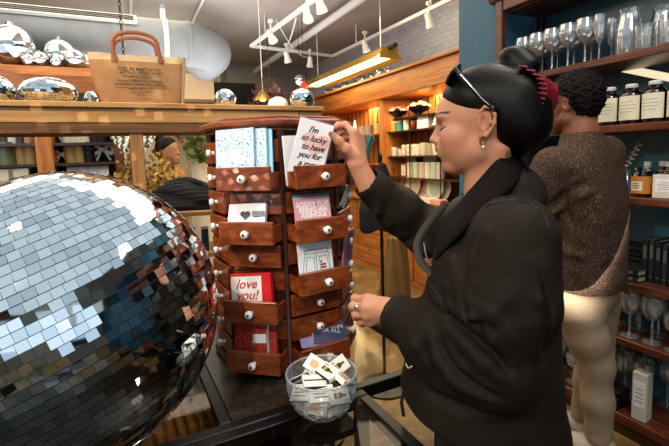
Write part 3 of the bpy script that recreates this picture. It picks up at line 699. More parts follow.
for s, z, sz, bo in (('TYPE. BY MARTHA NY.', .148, .0165, .0004), ('MFG. QUALITY GENERAL FITTED', .130, .0105, .0002), ('TOTE, MARKET BAG', .114, .0105, .0002), ('DURABLE, DIMENSIONS IN GENERAL', .098, .0105, .0002), ('NATURAL JUTE, ONE SIZE, APPROX 3000 BAGS', .083, .0095, .0002), ('MADE LIMITED CO.', .066, .0105, .0002), ('~oOo~', .042, .014, .0002)):
    yy = -(.075 - .035 * (z / BH)) - .009
    text_obj('stamped_lettering', s, sz, M_STAMP, tb, Matrix.Translation((-.004, yy - .0085, z)) @ Matrix.Rotation(rad(90 - 9), 4, 'X'), bold=bo)

# ================================================================ cut glass bowl of matchboxes
BW = on_z(323, 414, ZT0); BW.z = ZT0 + .0005
gbw = thing('glass_bowl', 'cut glass bowl full of matchboxes on the glass table corner', 'bowl', BW)
M_CUT = glass('cut crystal', refl=.22, body=.16, bodycol=(.85, .87, .88))
BR, BHt = .088, .107
def bowl_r(f): return .036 + (BR - .036) * min(1, (sin(min(f, 1) * PI / 2)) ** .75) - .004 * max(0, f - .75) / .25
rings = []; N = 64
for f in list(np.linspace(0, 1, 15)):
    z = .004 + f ** 1.25 * (BHt - .004); am = .085 * sin(PI * min(1, f * 1.5)) if f < .66 else 0
    rings.append([Vector((cos(2 * PI * i / N), sin(2 * PI * i / N), 0)) * (bowl_r(f) * (1 + am * (.5 if (i % 4) < 2 else -.5) * (1 if int(f * 14) % 2 else -1))) + Vector((0, 0, z)) for i in range(N)])
m = MB(); m.loft(rings, cap=True); 
bmesh.ops.delete(m.bm, geom=[f for f in m.bm.faces if len(f.verts) == N and f.calc_center_median().z > .05], context='FACES_ONLY')
m.build('bowl_wall', M_CUT, gbw, smooth=25)
m = MB(); m.tube([(cos(u) * (BR - .004), sin(u) * (BR - .004), BHt) for u in np.linspace(0, 2 * PI, 49)], .0028, 8, cap=False); m.build('rim', glass('crystal rim', refl=.3, body=.25), gbw, smooth=60)
m = MB(); m.lathe([(0, 0), (.036, 0), (.038, .004), (0, .004)], seg=32); m.build('foot', M_CUT, gbw, smooth=40)
M_MB = plain('matchbox white', '#f1ede4', .5); M_STRIK = plain('striker strip', '#221d1b', .8); M_BOTT = plain('bottle green print', '#2c3d22', .5); M_GOLDP = plain('golden print', '#d0a04a', .5); M_PEACH = plain('peach print', '#e2a772', .5); M_LETT = plain('brown print', '#6b5a45', .5)
MBX = [  # x, y, z, rx, ry, rz, print, label
    (-.016, -.030, .098, .30, .12, .25, 'none', 'plain white matchbox with black striker at the left front of the bowl'),
    (-.044, .002, .095, -.35, -.5, -.2, 'none', 'white matchbox with black striker against the left wall of the bowl'),
    (-.014, .022, .112, .75, .25, -.65, 'peach', 'matchbox printed with peach glass standing at the back of the bowl'),
    (.016, -.012, .112, .25, .10, -.85, 'bottle', 'matchbox printed with dark green bottle on top of the pile'),
    (.040, .026, .106, .85, -.2, .75, 'bottle', 'matchbox printed with green bottle leaning at the right back of the bowl'),
    (.052, -.018, .095, .4, .55, 1.0, 'peach', 'matchbox printed with peach glass against the right wall of the bowl'),
    (.0, -.046, .078, .95, .0, .1, 'lines', 'lettered matchbox standing low at the front of the bowl'),
    (-.046, -.034, .074, .8, -.3, -.6, 'lines', 'lettered matchbox low at the left front of the bowl'),
    (.040, -.044, .070, .9, .25, .6, 'bottle', 'matchbox with bottle print low at the right front of the bowl'),
    (.0, .040, .080, -.3, .1, .3, 'gold', 'matchbox with golden print buried at the back of the bowl'),
    (-.030, .035, .078, .3, -.4, 1.2, 'none', 'plain white matchbox buried at the left back of the bowl'),
    (.0, .0, .055, .05, .1, .5, 'lines', 'lettered matchbox lying at the bottom of the bowl'),
    (.022, .012, .036, .1, .1, 1.3, 'gold', 'golden printed matchbox lying flat on the bowl floor'),
    (-.02, -.012, .036, .0, -.1, -.4, 'none', 'plain matchbox lying flat on the bowl floor'),
    (.048, .008, .072, .1, .9, .2, 'none', 'plain matchbox wedged at the right of the bowl'),
    (-.012, -.046, .048, 1.0, .1, -.25, 'peach', 'matchbox with peach print low behind the front wall of the bowl'),
    (.030, -.040, .044, 1.0, -.1, .5, 'none', 'plain matchbox standing deep at the right front of the bowl'),
    (-.040, -.024, .045, .9, .1, -.9, 'gold', 'golden printed matchbox deep at the left front of the bowl'),
    (.010, -.036, .030, .5, .0, .2, 'lines', 'lettered matchbox slanting near the bowl floor at the front')]
for x, y, z, rx, ry, rz, pr, lab in MBX:
    r = thing('matchbox', lab, 'matchbox', M=Matrix.Translation(BW + Vector((x, y, z))) @ rotm(rx, ry, rz), group='matchboxes in the glass bowl')
    w_, h_, t_ = .054, .037, .012
    m = MB(); m.box((0, 0, 0), (w_, h_, t_), bev=.0008); m.build('sleeve', M_MB, r)
    for sy in (-1, 1): m = MB(); m.box((0, sy * (h_ / 2 + .0002), 0), (w_ * .94, .0006, t_ * .75)); m.build('striker', M_STRIK, r)
    if pr == 'bottle':
        m = MB(); flat(m, [(-.018, -.006), (.002, -.006), (.007, -.0025), (.017, -.0022), (.017, .0022), (.007, .0025), (.002, .006), (-.018, .006)], t_ / 2, .0004); m.build('bottle_print', M_BOTT, r)
        m = MB(); flat(m, [(-.012, -.0058), (-.004, -.0058), (-.004, .0058), (-.012, .0058)], t_ / 2 + .0003, .0004); flat(m, [(-.02, .009), (-.008, .009), (-.008, .014), (-.02, .014)], t_ / 2, .0004); m.build('label_print', M_GOLDP, r)
    elif pr in ('peach', 'gold'):
        m = MB(); flat(m, [(-.014, -.008), (.004, -.010), (.012, -.002), (.012, .002), (.004, .010), (-.014, .008)], t_ / 2, .0004); m.build('glass_print', M_PEACH if pr == 'peach' else M_GOLDP, r)
        m = MB(); flat(m, [(.012, -.001), (.02, -.001), (.02, .001), (.012, .001)], t_ / 2, .0004); m.build('stem_print', M_LETT, r)
    elif pr == 'lines':
        m = MB()
        for q in range(3): flat(m, [(-.018, -.009 + .008 * q), (.018 - .006 * (q % 2), -.009 + .008 * q), (.018 - .006 * (q % 2), -.0065 + .008 * q), (-.018, -.0065 + .008 * q)], t_ / 2, .0004)
        m.build('lettering_lines', M_LETT, r)
    else:
        m = MB(); flat(m, [(-.025, -.002), (.025, -.002), (.025, .002), (-.025, .002)], t_ / 2, .0004); m.build('black_stripe', M_STRIK, r)

# ---- under the glass
bk = thing('wicker_tray', 'orange brown wicker tray on the shelf under the glass', 'tray', on_z(204, 424, .70), TY)
bk.location.z = .6815
M_WICK = wood('wicker', '#9a5a1c', '#e2a550', .6, 'X', 8, 8)
m = MB(); rbox(m, -.15, .10, -.10, .13, .0, .012); m.build('floor', M_WICK, bk)
for a in ((-.15, .10, .125, .14), (-.15, .10, -.11, -.098)): m = MB(); rbox(m, a[0], a[1], a[2], a[3], 0, .05, bev=.003); m.build('side', M_PINE, bk)
for a in ((.09, .105), (-.155, -.14)): m = MB(); rbox(m, a[0], a[1], -.11, .14, 0, .05, bev=.003); m.build('side', M_PINE, bk)
m = MB()
for i in range(9): m.cyl((-.14 + .027 * i, -.09, .024), (-.14 + .027 * i, .12, .024), .010, seg=8)
m.build('woven_slats', M_WICK, bk, smooth=50)
tk = on_z(285, 440, .625); tr = thing('trinket_dish', 'small dish of gold trinkets under the near glass top', 'trinkets', (tk.x, tk.y, .6205))
m = MB(); m.lathe([(0, 0), (.05, 0), (.06, .012), (.056, .012), (.048, .004), (0, .004)], seg=24); m.build('dish', M_BLACK, tr, smooth=40)
for i in range(14):
    a = i * 2.4; r_ = .012 * math.sqrt(i); m = MB(); m.ball((r_ * cos(a), r_ * sin(a), .016 + .004 * (i % 3)), .011, (1, 1, .7), 10, 7); m.build('gold_trinket', M_BRASS, tr, smooth=60)
rg_ = on_z(328, 438, .625); rr = thing('bangle', 'silver bangle lying under the near glass top below the bowl', 'bangle', (rg_.x, rg_.y, .621))
m = MB(); m.tube([(.045 * cos(u), .045 * sin(u), .004) for u in np.linspace(0, 2 * PI, 33)], .004, 8, cap=False); m.build('ring', M_CHROME, rr, smooth=60)
# ================================================================ soft-blended solids -> one continuous skin (surface nets)
class Sdf:
    """distance field on a grid in a local frame; solids are blended with smooth unions"""
    def __init__(self, lo, hi, res):
        self.lo = np.array(lo, np.float32); self.res = res
        self.n = [int(math.ceil((h - l) / res)) + 1 for l, h in zip(lo, hi)]
        self.f = np.full(self.n, 1.0, np.float32)
    def sub(self, lo, hi, pad):
        i0 = [max(0, int((l - pad - a) / self.res)) for l, a in zip(lo, self.lo)]
        i1 = [min(n, int((h + pad - a) / self.res) + 2) for h, a, n in zip(hi, self.lo, self.n)]
        if any(b <= a for a, b in zip(i0, i1)): return None, None
        sl = tuple(slice(a, b) for a, b in zip(i0, i1))
        ax = [self.lo[k] + self.res * np.arange(i0[k], i1[k], dtype=np.float32) for k in range(3)]
        return sl, (ax[0][:, None, None], ax[1][None, :, None], ax[2][None, None, :])
    def put(self, lo, hi, fn, k=.01, mode='add'):
        pad = k * 1.5 + 3 * self.res + .012
        sl, g = self.sub(lo, hi, pad)
        if sl is None: return self
        d = fn(*g).astype(np.float32); a = self.f[sl]
        if mode == 'add':
            h = np.maximum(k - np.abs(a - d), 0) / max(k, 1e-6); self.f[sl] = np.minimum(a, d) - h * h * k * .25
        elif mode == 'cut':
            d = -d; h = np.maximum(k - np.abs(a - d), 0) / max(k, 1e-6); self.f[sl] = np.maximum(a, d) + h * h * k * .25
        return self
    def cone(self, a, b, r0, r1, k=.01, mode='add'):
        a = np.array(a, float); b = np.array(b, float); ab = b - a; L2 = float(ab @ ab) + 1e-12; rm = max(r0, r1)
        def fn(x, y, z):
            t = np.clip(((x - a[0]) * ab[0] + (y - a[1]) * ab[1] + (z - a[2]) * ab[2]) / L2, 0, 1)
            return np.sqrt((x - a[0] - t * ab[0]) ** 2 + (y - a[1] - t * ab[1]) ** 2 + (z - a[2] - t * ab[2]) ** 2) - (r0 + (r1 - r0) * t)
        return self.put(np.minimum(a, b) - rm, np.maximum(a, b) + rm, fn, k, mode)
    def chain(self, pts, rs, k=.006, mode='add'):
        for i in range(len(pts) - 1): self.cone(pts[i], pts[i + 1], rs[i], rs[i + 1], k, mode)
        return self
    def ell(self, c, r, k=.01, mode='add', R=None):
        c = np.array(c, float); r = np.array(r, float); A = np.array(R, float) if R is not None else np.eye(3)   # rows of A = ellipsoid axes
        def fn(x, y, z):
            x, y, z = x - c[0], y - c[1], z - c[2]
            p = [A[i, 0] * x + A[i, 1] * y + A[i, 2] * z for i in range(3)]
            k0 = np.sqrt(sum((p[i] / r[i]) ** 2 for i in range(3))); k1 = np.sqrt(sum((p[i] / r[i] ** 2) ** 2 for i in range(3))) + 1e-9
            return np.where(k0 < 1e-3, -r.min(), k0 * (k0 - 1) / k1)
        m = r.max(); return self.put(c - m, c + m, fn, k, mode)
    def tower(self, tab, k=.01, mode='add', e=2.0):
        """stack of (z, cx, cy, rx, ry) sections"""
        T = np.array(sorted(tab), float); z0, z1 = T[0, 0], T[-1, 0]
        lo = (np.min(T[:, 1] - T[:, 3]), np.min(T[:, 2] - T[:, 4]), z0); hi = (np.max(T[:, 1] + T[:, 3]), np.max(T[:, 2] + T[:, 4]), z1)
        def sm(zz, col):
            # smooth interpolation
            return np.interp(zz, T[:, 0], T[:, col])
        def fn(x, y, z):
            zz = np.clip(z, z0, z1); zf = zz.ravel()
            zs = np.array([[sm(np.clip(v + o, z0, z1), c) for o in (-.02, -.01, 0, .01, .02)] for c in (1, 2, 3, 4) for v in zf]).mean(1).reshape(4, *zz.shape)
            cx, cy, rx, ry = zs
            q = (np.abs((x - cx) / rx) ** e + np.abs((y - cy) / ry) ** e) ** (1 / e)
            d = (q - 1) * np.minimum(rx, ry)
            dz = np.maximum(z0 - z, z - z1)
            return np.maximum(d, dz)
        return self.put(lo, hi, fn, k, mode)
    def warp(self, fn, lo=None, hi=None):
        sl, g = self.sub(self.lo if lo is None else lo, (self.lo + self.res * np.array(self.n)) if hi is None else hi, 0)
        self.f[sl] += fn(*g).astype(np.float32); return self
    def mesh(self, M=None, relax=1):
        f = self.f; n = f.shape; s = f < 0
        c = [s[i:n[0] - 1 + i, j:n[1] - 1 + j, k:n[2] - 1 + k] for i in (0, 1) for j in (0, 1) for k in (0, 1)]
        cnt = sum(x.astype(np.int8) for x in c); act = (cnt > 0) & (cnt < 8)
        idx = np.argwhere(act); vid = np.full(act.shape, -1, np.int64); vid[act] = np.arange(len(idx))
        acc = np.zeros((len(idx), 3)); num = np.zeros(len(idx)); C8 = [(i, j, k) for i in (0, 1) for j in (0, 1) for k in (0, 1)]
        val = np.array([f[idx[:, 0] + i, idx[:, 1] + j, idx[:, 2] + k] for i, j, k in C8])
        for a in range(8):
            for b in range(a + 1, 8):
                da = np.array(C8[b]) - np.array(C8[a])
                if np.abs(da).sum() != 1: continue
                va, vb = val[a], val[b]; m = (va < 0) != (vb < 0); t = np.where(m, va / np.where(m, va - vb, 1), 0)
                acc += np.where(m[:, None], np.array(C8[a]) + t[:, None] * da, 0); num += m
        V = (idx + acc / num[:, None]) * self.res + self.lo
        Q = []
        for ax in range(3):
            o1, o2 = [(1, 2), (2, 0), (0, 1)][ax]
            e0 = [slice(0, n[k] - 1) for k in range(3)]; e1 = list(e0); e0[ax] = slice(0, n[ax] - 1); e1[ax] = slice(1, n[ax])
            for o in (o1, o2): e0[o] = slice(1, n[o] - 1); e1[o] = slice(1, n[o] - 1)
            A, B = s[tuple(e0)], s[tuple(e1)]; d = np.argwhere(A != B)
            if not len(d): continue
            base = d.copy(); base[:, o1] += 1; base[:, o2] += 1
            q = []
            for p1, p2 in ((0, 0), (1, 0), (1, 1), (0, 1)):
                t = base.copy(); t[:, o1] -= p1; t[:, o2] -= p2; q.append(vid[t[:, 0], t[:, 1], t[:, 2]])
            q = np.stack(q, 1); fl = A[tuple(d.T)]; q[~fl] = q[~fl][:, ::-1]; Q.append(q)
        Q = np.concatenate(Q); Q = Q[(Q >= 0).all(1)]
        for _ in range(relax):
            nb = np.zeros_like(V); ct = np.zeros(len(V))
            for a, b in ((0, 1), (1, 2), (2, 3), (3, 0)):
                np.add.at(nb, Q[:, a], V[Q[:, b]]); np.add.at(nb, Q[:, b], V[Q[:, a]]); np.add.at(ct, Q[:, a], 1); np.add.at(ct, Q[:, b], 1)
            V = V * .5 + .5 * nb / np.maximum(ct, 1)[:, None]
        return V, Q
def frame_of(o, f, up=(0, 0, 1)):
    f = Vector(f).normalized(); l = Vector(up).cross(f).normalized(); u = f.cross(l); return basis(f, l, u, o)
def xf(M, V):
    A = np.array(M); return V @ A[:3, :3].T + A[:3, 3]
def mesh_obj(name, parts, mat, parent=None, M=None, color=None, smooth=True):
    """parts: list of (V, Q[, C]) joined in one mesh"""
    V = np.concatenate([p[0] for p in parts]); off = 0; Q = []
    for p in parts: Q.append(p[1] + off); off += len(p[0])
    Q = np.concatenate(Q); me = bpy.data.meshes.new(name)
    me.vertices.add(len(V)); me.vertices.foreach_set('co', V.astype(np.float32).ravel())
    me.loops.add(Q.size); me.loops.foreach_set('vertex_index', Q.astype(np.int32).ravel())
    me.polygons.add(len(Q)); me.polygons.foreach_set('loop_start', np.arange(0, Q.size, 4, dtype=np.int32))
    me.update(calc_edges=True); me.validate()
    me.polygons.foreach_set('use_smooth', [smooth] * len(me.polygons))
    if color is not None or len(parts[0]) > 2:
        C = color if color is not None else np.concatenate([p[2] for p in parts])
        at_ = me.color_attributes.new('Col', 'FLOAT_COLOR', 'POINT'); at_.data.foreach_set('color', np.concatenate([C, np.ones((len(C), 1))], 1).astype(np.float32).ravel())
    me.materials.append(mat); o = bpy.data.objects.new(name, me); col.objects.link(o)
    if parent is not None: o.parent = parent
    if M is not None: o.matrix_local = M
    return o
def paint(V, base, spots):
    """spots: (centre, (rx, ry, rz), colour, strength)"""
    C = np.tile(np.array(base, float), (len(V), 1))
    for c, r, cc, st in spots:
        q = (((V - np.array(c)) / np.array(r)) ** 2).sum(1); w = st * np.clip(1.6 * (1 - q), 0, 1); C = C * (1 - w[:, None]) + np.array(cc) * w[:, None]
    return C
def vnoise(x, y, z, s, seed=0.):
    """cheap smooth waves used for cloth folds"""
    return (np.sin(x * s * 1.1 + 1.7 * np.sin(y * s * .7 + seed) + seed) + np.sin(y * s * .9 + 1.3 * np.sin(z * s * .8 + 2 * seed)) + np.sin(z * s * 1.2 + 1.9 * np.sin(x * s * .6 - seed))) / 3
# ================================================================ the woman in the dark jacket
SKIN = hexc('#c98b6c'); SKIN2 = hexc('#b5704f')
M_SKIN = vcol('skin', .48, sss=.10, bump=.04, bscale=420)
HO = at(484, 124.5, .965); HF = Vector((-.95, .31, 0))
WM = frame_of(HO, HF)                               # x forward, y her left (towards us), z up; origin between the ears
WMi = WM.inverted()
def loc(px, py, Y): return np.array(WMi @ at(px, py, Y))
woman = thing('person', 'person in black jacket with dark brown collar holding up the heart card', 'person', (HO.x, HO.y, 0))
WL = Matrix.Translation(-Vector((HO.x, HO.y, 0))) @ WM          # head frame -> person frame
# --- head and neck
h = Sdf((-.14, -.105, -.30), (.14, .105, .16), .0021)
h.ell((-.012, 0, .038), (.098, .073, .090), .01)
h.ell((.032, 0, .016), (.066, .064, .064), .02)
h.ell((.034, 0, -.036), (.057, .049, .060), .025)
h.cone((.071, .0, -.088), (.066, 0, -.078), .0190, .022, .02)
for s in (-1, 1):
    h.cone((.062, s * .016, -.088), (.008, s * .047, -.056), .0145, .017, .022)
    h.cone((.008, s * .047, -.056), (-.006, s * .054, -.012), .016, .016, .02)
    h.ell((.063, s * .036, -.024), (.026, .024, .022), .02)
    h.ell((.083, s * .026, .020), (.016, .022, .0080), .014)
    h.ell((.103, s * .031, -.001), (.015, .017, .0095), .010, 'cut')
    h.ell((.0775, s * .031, -.002), (.0130, .0150, .0120), .004)
h.ell((.083, 0, .034), (.016, .036, .026), .02)
h.cone((.0885, 0, .014), (.1065, 0, -.0255), .0085, .0090, .012)
h.ell((.1105, 0, -.0290), (.0085, .0092, .0076), .005)
for s in (-1, 1):
    h.ell((.0985, s * .0105, -.0325), (.0095, .0072, .0066), .005)
    h.ell((.1030, s * .0060, -.0390), (.005, .003, .003), .002, 'cut')
h.ell((.0850, 0, -.054), (.0170, .028, .024), .014)
h.cone((.0985, 0, -.038), (.0985, 0, -.050), .0062, .0055, .010)
h.ell((.0960, 0, -.0515), (.0075, .0190, .0058), .006)
h.ell((.0925, 0, -.0655), (.0078, .0165, .0064), .006)
h.ell((.1080, 0, -.0588), (.0095, .021, .0009), .0025, 'cut')
h.ell((.1010, 0, -.0755), (.009, .019, .0040), .006, 'cut')
for s in (-1, 1): h.ell((.054, s * .034, -.046), (.026, .019, .026), .03)
for s in (-1, 1):
    h.ell((-.002, s * .0745, .003), (.0165, .0055, .0270), .004, R=((.97, s * .24, 0), (-s * .24, .97, 0), (0, 0, 1)))
    h.ell((.004, s * .0715, -.026), (.0080, .0050, .0100), .004)
    h.ell((.0020, s * .0830, .000), (.0080, .0080, .0140), .003, 'cut')
    h.chain([(.011, s * .0735, .010), (.009, s * .0790, .022), (.000, s * .0830, .0310), (-.012, s * .0855, .0280), (-.0190, s * .0865, .014), (-.0185, s * .0850, -.002), (-.0120, s * .0815, -.016), (-.003, s * .0765, -.027)], [.0030, .0034, .0036, .0036, .0035, .0034, .0036, .0050], .003)
    h.chain([(-.010, s * .0815, .016), (-.0105, s * .0820, .000), (-.004, s * .0795, -.012)], [.0028, .0032, .0028], .003)
    h.ell((.0095, s * .0745, -.004), (.0040, .0042, .0060), .003)
h.cone((-.014, 0, -.045), (-.012, 0, -.150), .050, .0475, .03)
h.cone((-.012, 0, -.150), (-.020, 0, -.26), .0485, .062, .03)
h.cone((.02, .014, -.20), (-.035, .045, -.055), .010, .016, .02)
Vh, Qh = h.mesh(relax=1)
LIP = hexc('#8d4238'); BROW = hexc('#2b1a14'); BLUSH = hexc('#c57a61'); LID = hexc('#8a5440'); NAIL = hexc('#6d5570')
sp_ = [((.06, .05, -.03), (.04, .03, .03), BLUSH, .5), ((.06, -.05, -.03), (.04, .03, .03), BLUSH, .5), ((.118, 0, -.031), (.012, .014, .012), BLUSH, .4), ((-.004, .08, .006), (.02, .02, .026), hexc('#b8775a'), .5),
       ((.1020, 0, -.0525), (.013, .0215, .0068), LIP, 1.), ((.0990, 0, -.0655), (.013, .0195, .0070), LIP, 1.)]
for s in (-1, 1):
    sp_ += [((.088, s * .034, .001), (.010, .017, .0085), LID, .6)]
    for i in range(7): sp_.append(((.098 - .0006 * i * i, s * (.014 + .006 * i), .0205 + .0036 * math.sin(i / 6 * PI * .75) + .0006 * i), (.016, .0060, .0036), BROW, 1.))
Ch = paint(Vh, SKIN, sp_)
body_parts = [(xf(WL, Vh), Qh, Ch)]
# --- hands: bones given as points in the shop, skinned with tapering joints
def hand(wr, arm, mcps, fingers, thumb, rr=.0092, res=.0017, palm_r=.0135, thumb_r=None):
    P = [wr, arm] + [p for f in fingers for p in f] + thumb + mcps
    A = np.array([np.array(p) for p in P]); lo = A.min(0) - .035; hi = A.max(0) + .035
    s = Sdf(lo, hi, res)
    s.cone(wr, arm, .026, .031, .01)
    w = np.array(wr); n = len(mcps)
    for i, p in enumerate(mcps):
        p = np.array(p); st = w + (p - np.mean([np.array(q) for q in mcps], 0)) * .45
        s.cone(st, p, palm_r + .004, palm_r * .86, .014)
    for i in range(n - 1): s.cone(mcps[i], mcps[i + 1], palm_r * .8, palm_r * .8, .010)
    for i, f in enumerate(fingers):
        r0 = rr * (1.0, 1.03, .98, .86)[i]; L = len(f)
        s.chain([mcps[i]] + list(f), [r0 * 1.15] + [r0 * (1.04 - .26 * (j + 1) / L) for j in range(L)], .0045)
        for j in range(L - 1): s.ell(f[j], (r0 * 1.03,) * 3, .004)
    tr = thumb_r or [.0165, .0125, .0108, .0088]
    s.chain(thumb, tr, .008)
    return s.mesh(relax=1)
def pw(px, py, Y): return np.array(at(px, py, Y))
# raised hand: thumb on the front of the card, fingers bent behind it
mc = [pw(353.5, 132.5, 1.176), pw(357.5, 136.5, 1.190), pw(360, 141.5, 1.200), pw(361, 147, 1.206)]
fg = [[pw(345.5, 124.8, 1.188), pw(338.5, 125.2, 1.186), pw(333.0, 128.6, 1.181)],
      [pw(347, 129.8, 1.205), pw(340, 131.6, 1.200), pw(336, 136.0, 1.192)],
      [pw(350, 136, 1.218), pw(343.5, 138, 1.213), pw(341, 142.5, 1.203)],
      [pw(353, 143, 1.222), pw(347.5, 145, 1.216), pw(345.5, 149, 1.207)]]
th_ = [pw(354.5, 156, 1.170), pw(346, 148.5, 1.156), pw(338.5, 140.8, 1.148), pw(331.5, 134.3, 1.1395)]
V1, Q1 = hand(pw(357.5, 164.5, 1.184), pw(369, 187, 1.195), mc, fg, th_)
nails1 = [(th_[3] + np.array([-.002, -.006, .003]), (.0075, .006, .0080), NAIL, .95)]
C1 = paint(V1, SKIN, nails1 + [(tuple(f[0]), (.012,) * 3, SKIN2, .35) for f in fg] + [(tuple(p), (.013,) * 3, SKIN2, .25) for p in mc])
body_parts.append((V1 - np.array([HO.x, HO.y, 0]), Q1, C1))
# resting hand: back of the hand to us, fingers curled away round the drawer edge
mc2 = [pw(367.5, 299.0, 1.020), pw(365.5, 307.0, 1.012), pw(366.5, 314.6, 1.014), pw(369.5, 321.4, 1.024)]
fg2 = [[pw(354.5, 298.2, 1.045), pw(354.5, 301.5, 1.076), pw(360.5, 303.5, 1.088)],
       [pw(352.5, 306.0, 1.036), pw(353.5, 309.5, 1.070), pw(360.5, 311.0, 1.080)],
       [pw(355.2, 314.6, 1.036), pw(356.5, 317.5, 1.066), pw(362.5, 318.0, 1.076)],
       [pw(360.2, 322.3, 1.044), pw(361.5, 324.0, 1.066), pw(366.0, 323.5, 1.076)]]
th2 = [pw(381, 303, 1.030), pw(371.5, 299.5, 1.060), pw(363, 301, 1.090), pw(357.5, 304, 1.104)]
V2, Q2 = hand(pw(387, 310.5, 1.000), pw(408, 316, .975), mc2, fg2, th2)
C2 = paint(V2, SKIN, [(tuple(f[0]), (.012,) * 3, SKIN2, .4) for f in fg2] + [(tuple(p + np.array([0, -.008, 0])), (.010,) * 3, SKIN2, .3) for p in mc2])
body_parts.append((V2 - np.array([HO.x, HO.y, 0]), Q2, C2))
# --- torso, arms and legs under the clothes
SHn, ELn, WRn = loc(512, 240, .80), loc(494, 366, .79), loc(395, 313, .99)
SHf, ELf, WRf = loc(482, 226, 1.10), loc(428, 233, 1.29), loc(366, 181, 1.195)
b = Sdf((-.28, -.36, -1.50), (.42, .36, -.16), .007)
b.tower([(-.20, -.02, 0, .07, .08), (-.26, -.02, 0, .09, .15), (-.40, -.01, 0, .105, .145), (-.55, -.01, 0, .09, .125), (-.68, -.015, 0, .105, .16), (-.76, -.02, 0, .11, .165)], .04)
for s_, e_, w_ in ((SHn, ELn, WRn), (SHf, ELf, WRf)): b.chain([s_, e_, w_], [.048, .040, .030], .02)
for s in (-1, 1): b.chain([(-.015, s * .08, -.74), (.0, s * .085, -1.08), (-.03, s * .085, -1.42)], [.085, .055, .04], .03); b.cone((-.02, s * .085, -1.44), (.1, s * .095, -1.455), .035, .03, .02)
Vb, Qb = b.mesh(relax=1); body_parts.append((xf(WL, Vb), Qb, np.tile(np.array(SKIN), (len(Vb), 1))))
mesh_obj('body', body_parts, M_SKIN, woman)

# --- jacket
M_JACK = vcol('black waxed cotton', .72, bump=.25, bscale=70, sheen=.0, spec=.14)
JB = hexc('#211a14')
j = Sdf((-.30, -.40, -.78), (.46, .36, -.08), .0042)
j.tower([(-.70, .012, 0, .200, .205), (-.62, .012, 0, .186, .200), (-.52, .004, 0, .167, .20), (-.42, -.008, 0, .150, .20), (-.33, -.020, 0, .140, .195), (-.275, -.024, 0, .132, .188), (-.235, -.028, 0, .114, .160), (-.20, -.030, 0, .094, .112), (-.175, -.030, 0, .078, .080)], .03, e=2.3)
j.ell(loc(512, 186, .955), (.055, .080, .045), .03); j.ell(loc(522, 196, .96), (.050, .085, .05), .03)
j.cone((-.03, .10, -.215), SHn + np.array([-.005, -.02, .0]), .055, .072, .05); j.cone((-.03, -.10, -.215), SHf + np.array([0, .02, 0]), .055, .070, .05)
j.chain([SHn, SHn * .5 + ELn * .5 + np.array([-.012, .006, 0]), ELn, ELn * .45 + WRn * .55 + np.array([0, 0, -.010]), WRn + (ELn - WRn) * .07], [.078, .080, .076, .066, .050], .035)
j.chain([SHf, ELf, ELf * .5 + WRf * .5 + np.array([0, 0, -.006]), WRf + (ELf - WRf) * .08], [.075, .070, .062, .047], .03)
# folds: soft ridges at the elbow, along the sleeves and down the back
up_ = ELn - SHn; fo_ = WRn - ELn
def ridge(a, b, r, k=.03, mode='add'): j.cone(a, b, r, r * .7, k, mode)
def sleeve_pt(u, side, dist):
    """point on the near sleeve: u along shoulder-elbow-wrist (0..2), offset"""
    base = SHn + up_ * u if u <= 1 else ELn + fo_ * (u - 1)
    return base + np.array(side, float) * dist
IN = loc(462, 322, .80)                              # crook of the near elbow: folds fan out from here
def fan(x, y, z):
    dx, dz = x - IN[0], z - IN[2]; r = np.sqrt(dx * dx + dz * dz) + 1e-6; th = np.arctan2(dz, dx)
    m_ = np.clip((y - .06) / .08, 0, 1) * np.exp(-((r - .095) / .06) ** 2)
    return m_ * (.0030 * np.sin(th * 7 + 14 * r + .6) + .0018 * np.sin(th * 13 - 9 * r))
j.warp(fan)
for u0, s0, u1, s1, r, md in ((.84, (1, .45, 0), 1.05, (-.4, 1, -.3), .013, 'add'), (.30, (.7, .8, 0), .55, (-.5, 1, 0), .010, 'add'), (1.35, (.1, .9, .6), 1.55, (.0, .8, -.6), .009, 'add'), (1.60, (.1, .9, .6), 1.74, (.0, .8, -.6), .008, 'add')):
    p0, p1 = sleeve_pt(u0, np.array(s0) / np.linalg.norm(s0), .068), sleeve_pt(u1, np.array(s1) / np.linalg.norm(s1), .068)
    ridge(p0, p1, r, .018, md)
fd = WRf - ELf
for u, r in ((.12, .018), (.30, .015), (.50, .014), (.68, .012)):
    p = ELf + fd * u; ridge(p + np.array([.0, .046, .040]), p + np.array([.02, .052, -.035]), r, .02, 'add')
j.warp(lambda x, y, z: 0.0018 * vnoise(x, y, z, 34, .7) + .0012 * vnoise(x, y, z, 75, 2.1))
# open front and hollow hem / cuffs
j.ell((.16, -.05, -.26), (.085, .040, .11), .012, 'cut')
j.cone((.20, -.045, -.30), (.22, -.055, -.75), .016, .030, .012, 'cut')
j.cone(WRn + fo_ * .03, WRn - fo_ * .10, .040, .036, .004, 'cut'); j.cone(WRf + fd * .03, WRf - fd * .10, .039, .034, .004, 'cut')
j.ell((-.012, 0, -.12), (.060, .060, .07), .008, 'cut')
j.put((-.3, -.4, -.78), (.46, .36, -.56), lambda x, y, z: z + .600 + .30 * (.19 - x) + 0 * y, .004, 'cut')
from mathutils.bvhtree import BVHTree
def skin_tree(V, Q): return BVHTree.FromPolygons([tuple(v) for v in V], [tuple(q) for q in Q])
def onto(tree, M, px, py, lift=0.):
    """where the sight line through a picture point meets a body surface (local coordinates)"""
    Mi = M.inverted(); o = Mi @ CAMP; d = (Mi.to_3x3() @ pray(px, py)).normalized(); hit = tree.ray_cast(o, d)
    return None if hit[0] is None else hit[0] + hit[1] * lift
V0, Q0 = j.mesh(relax=1); jt = skin_tree(V0, Q0)
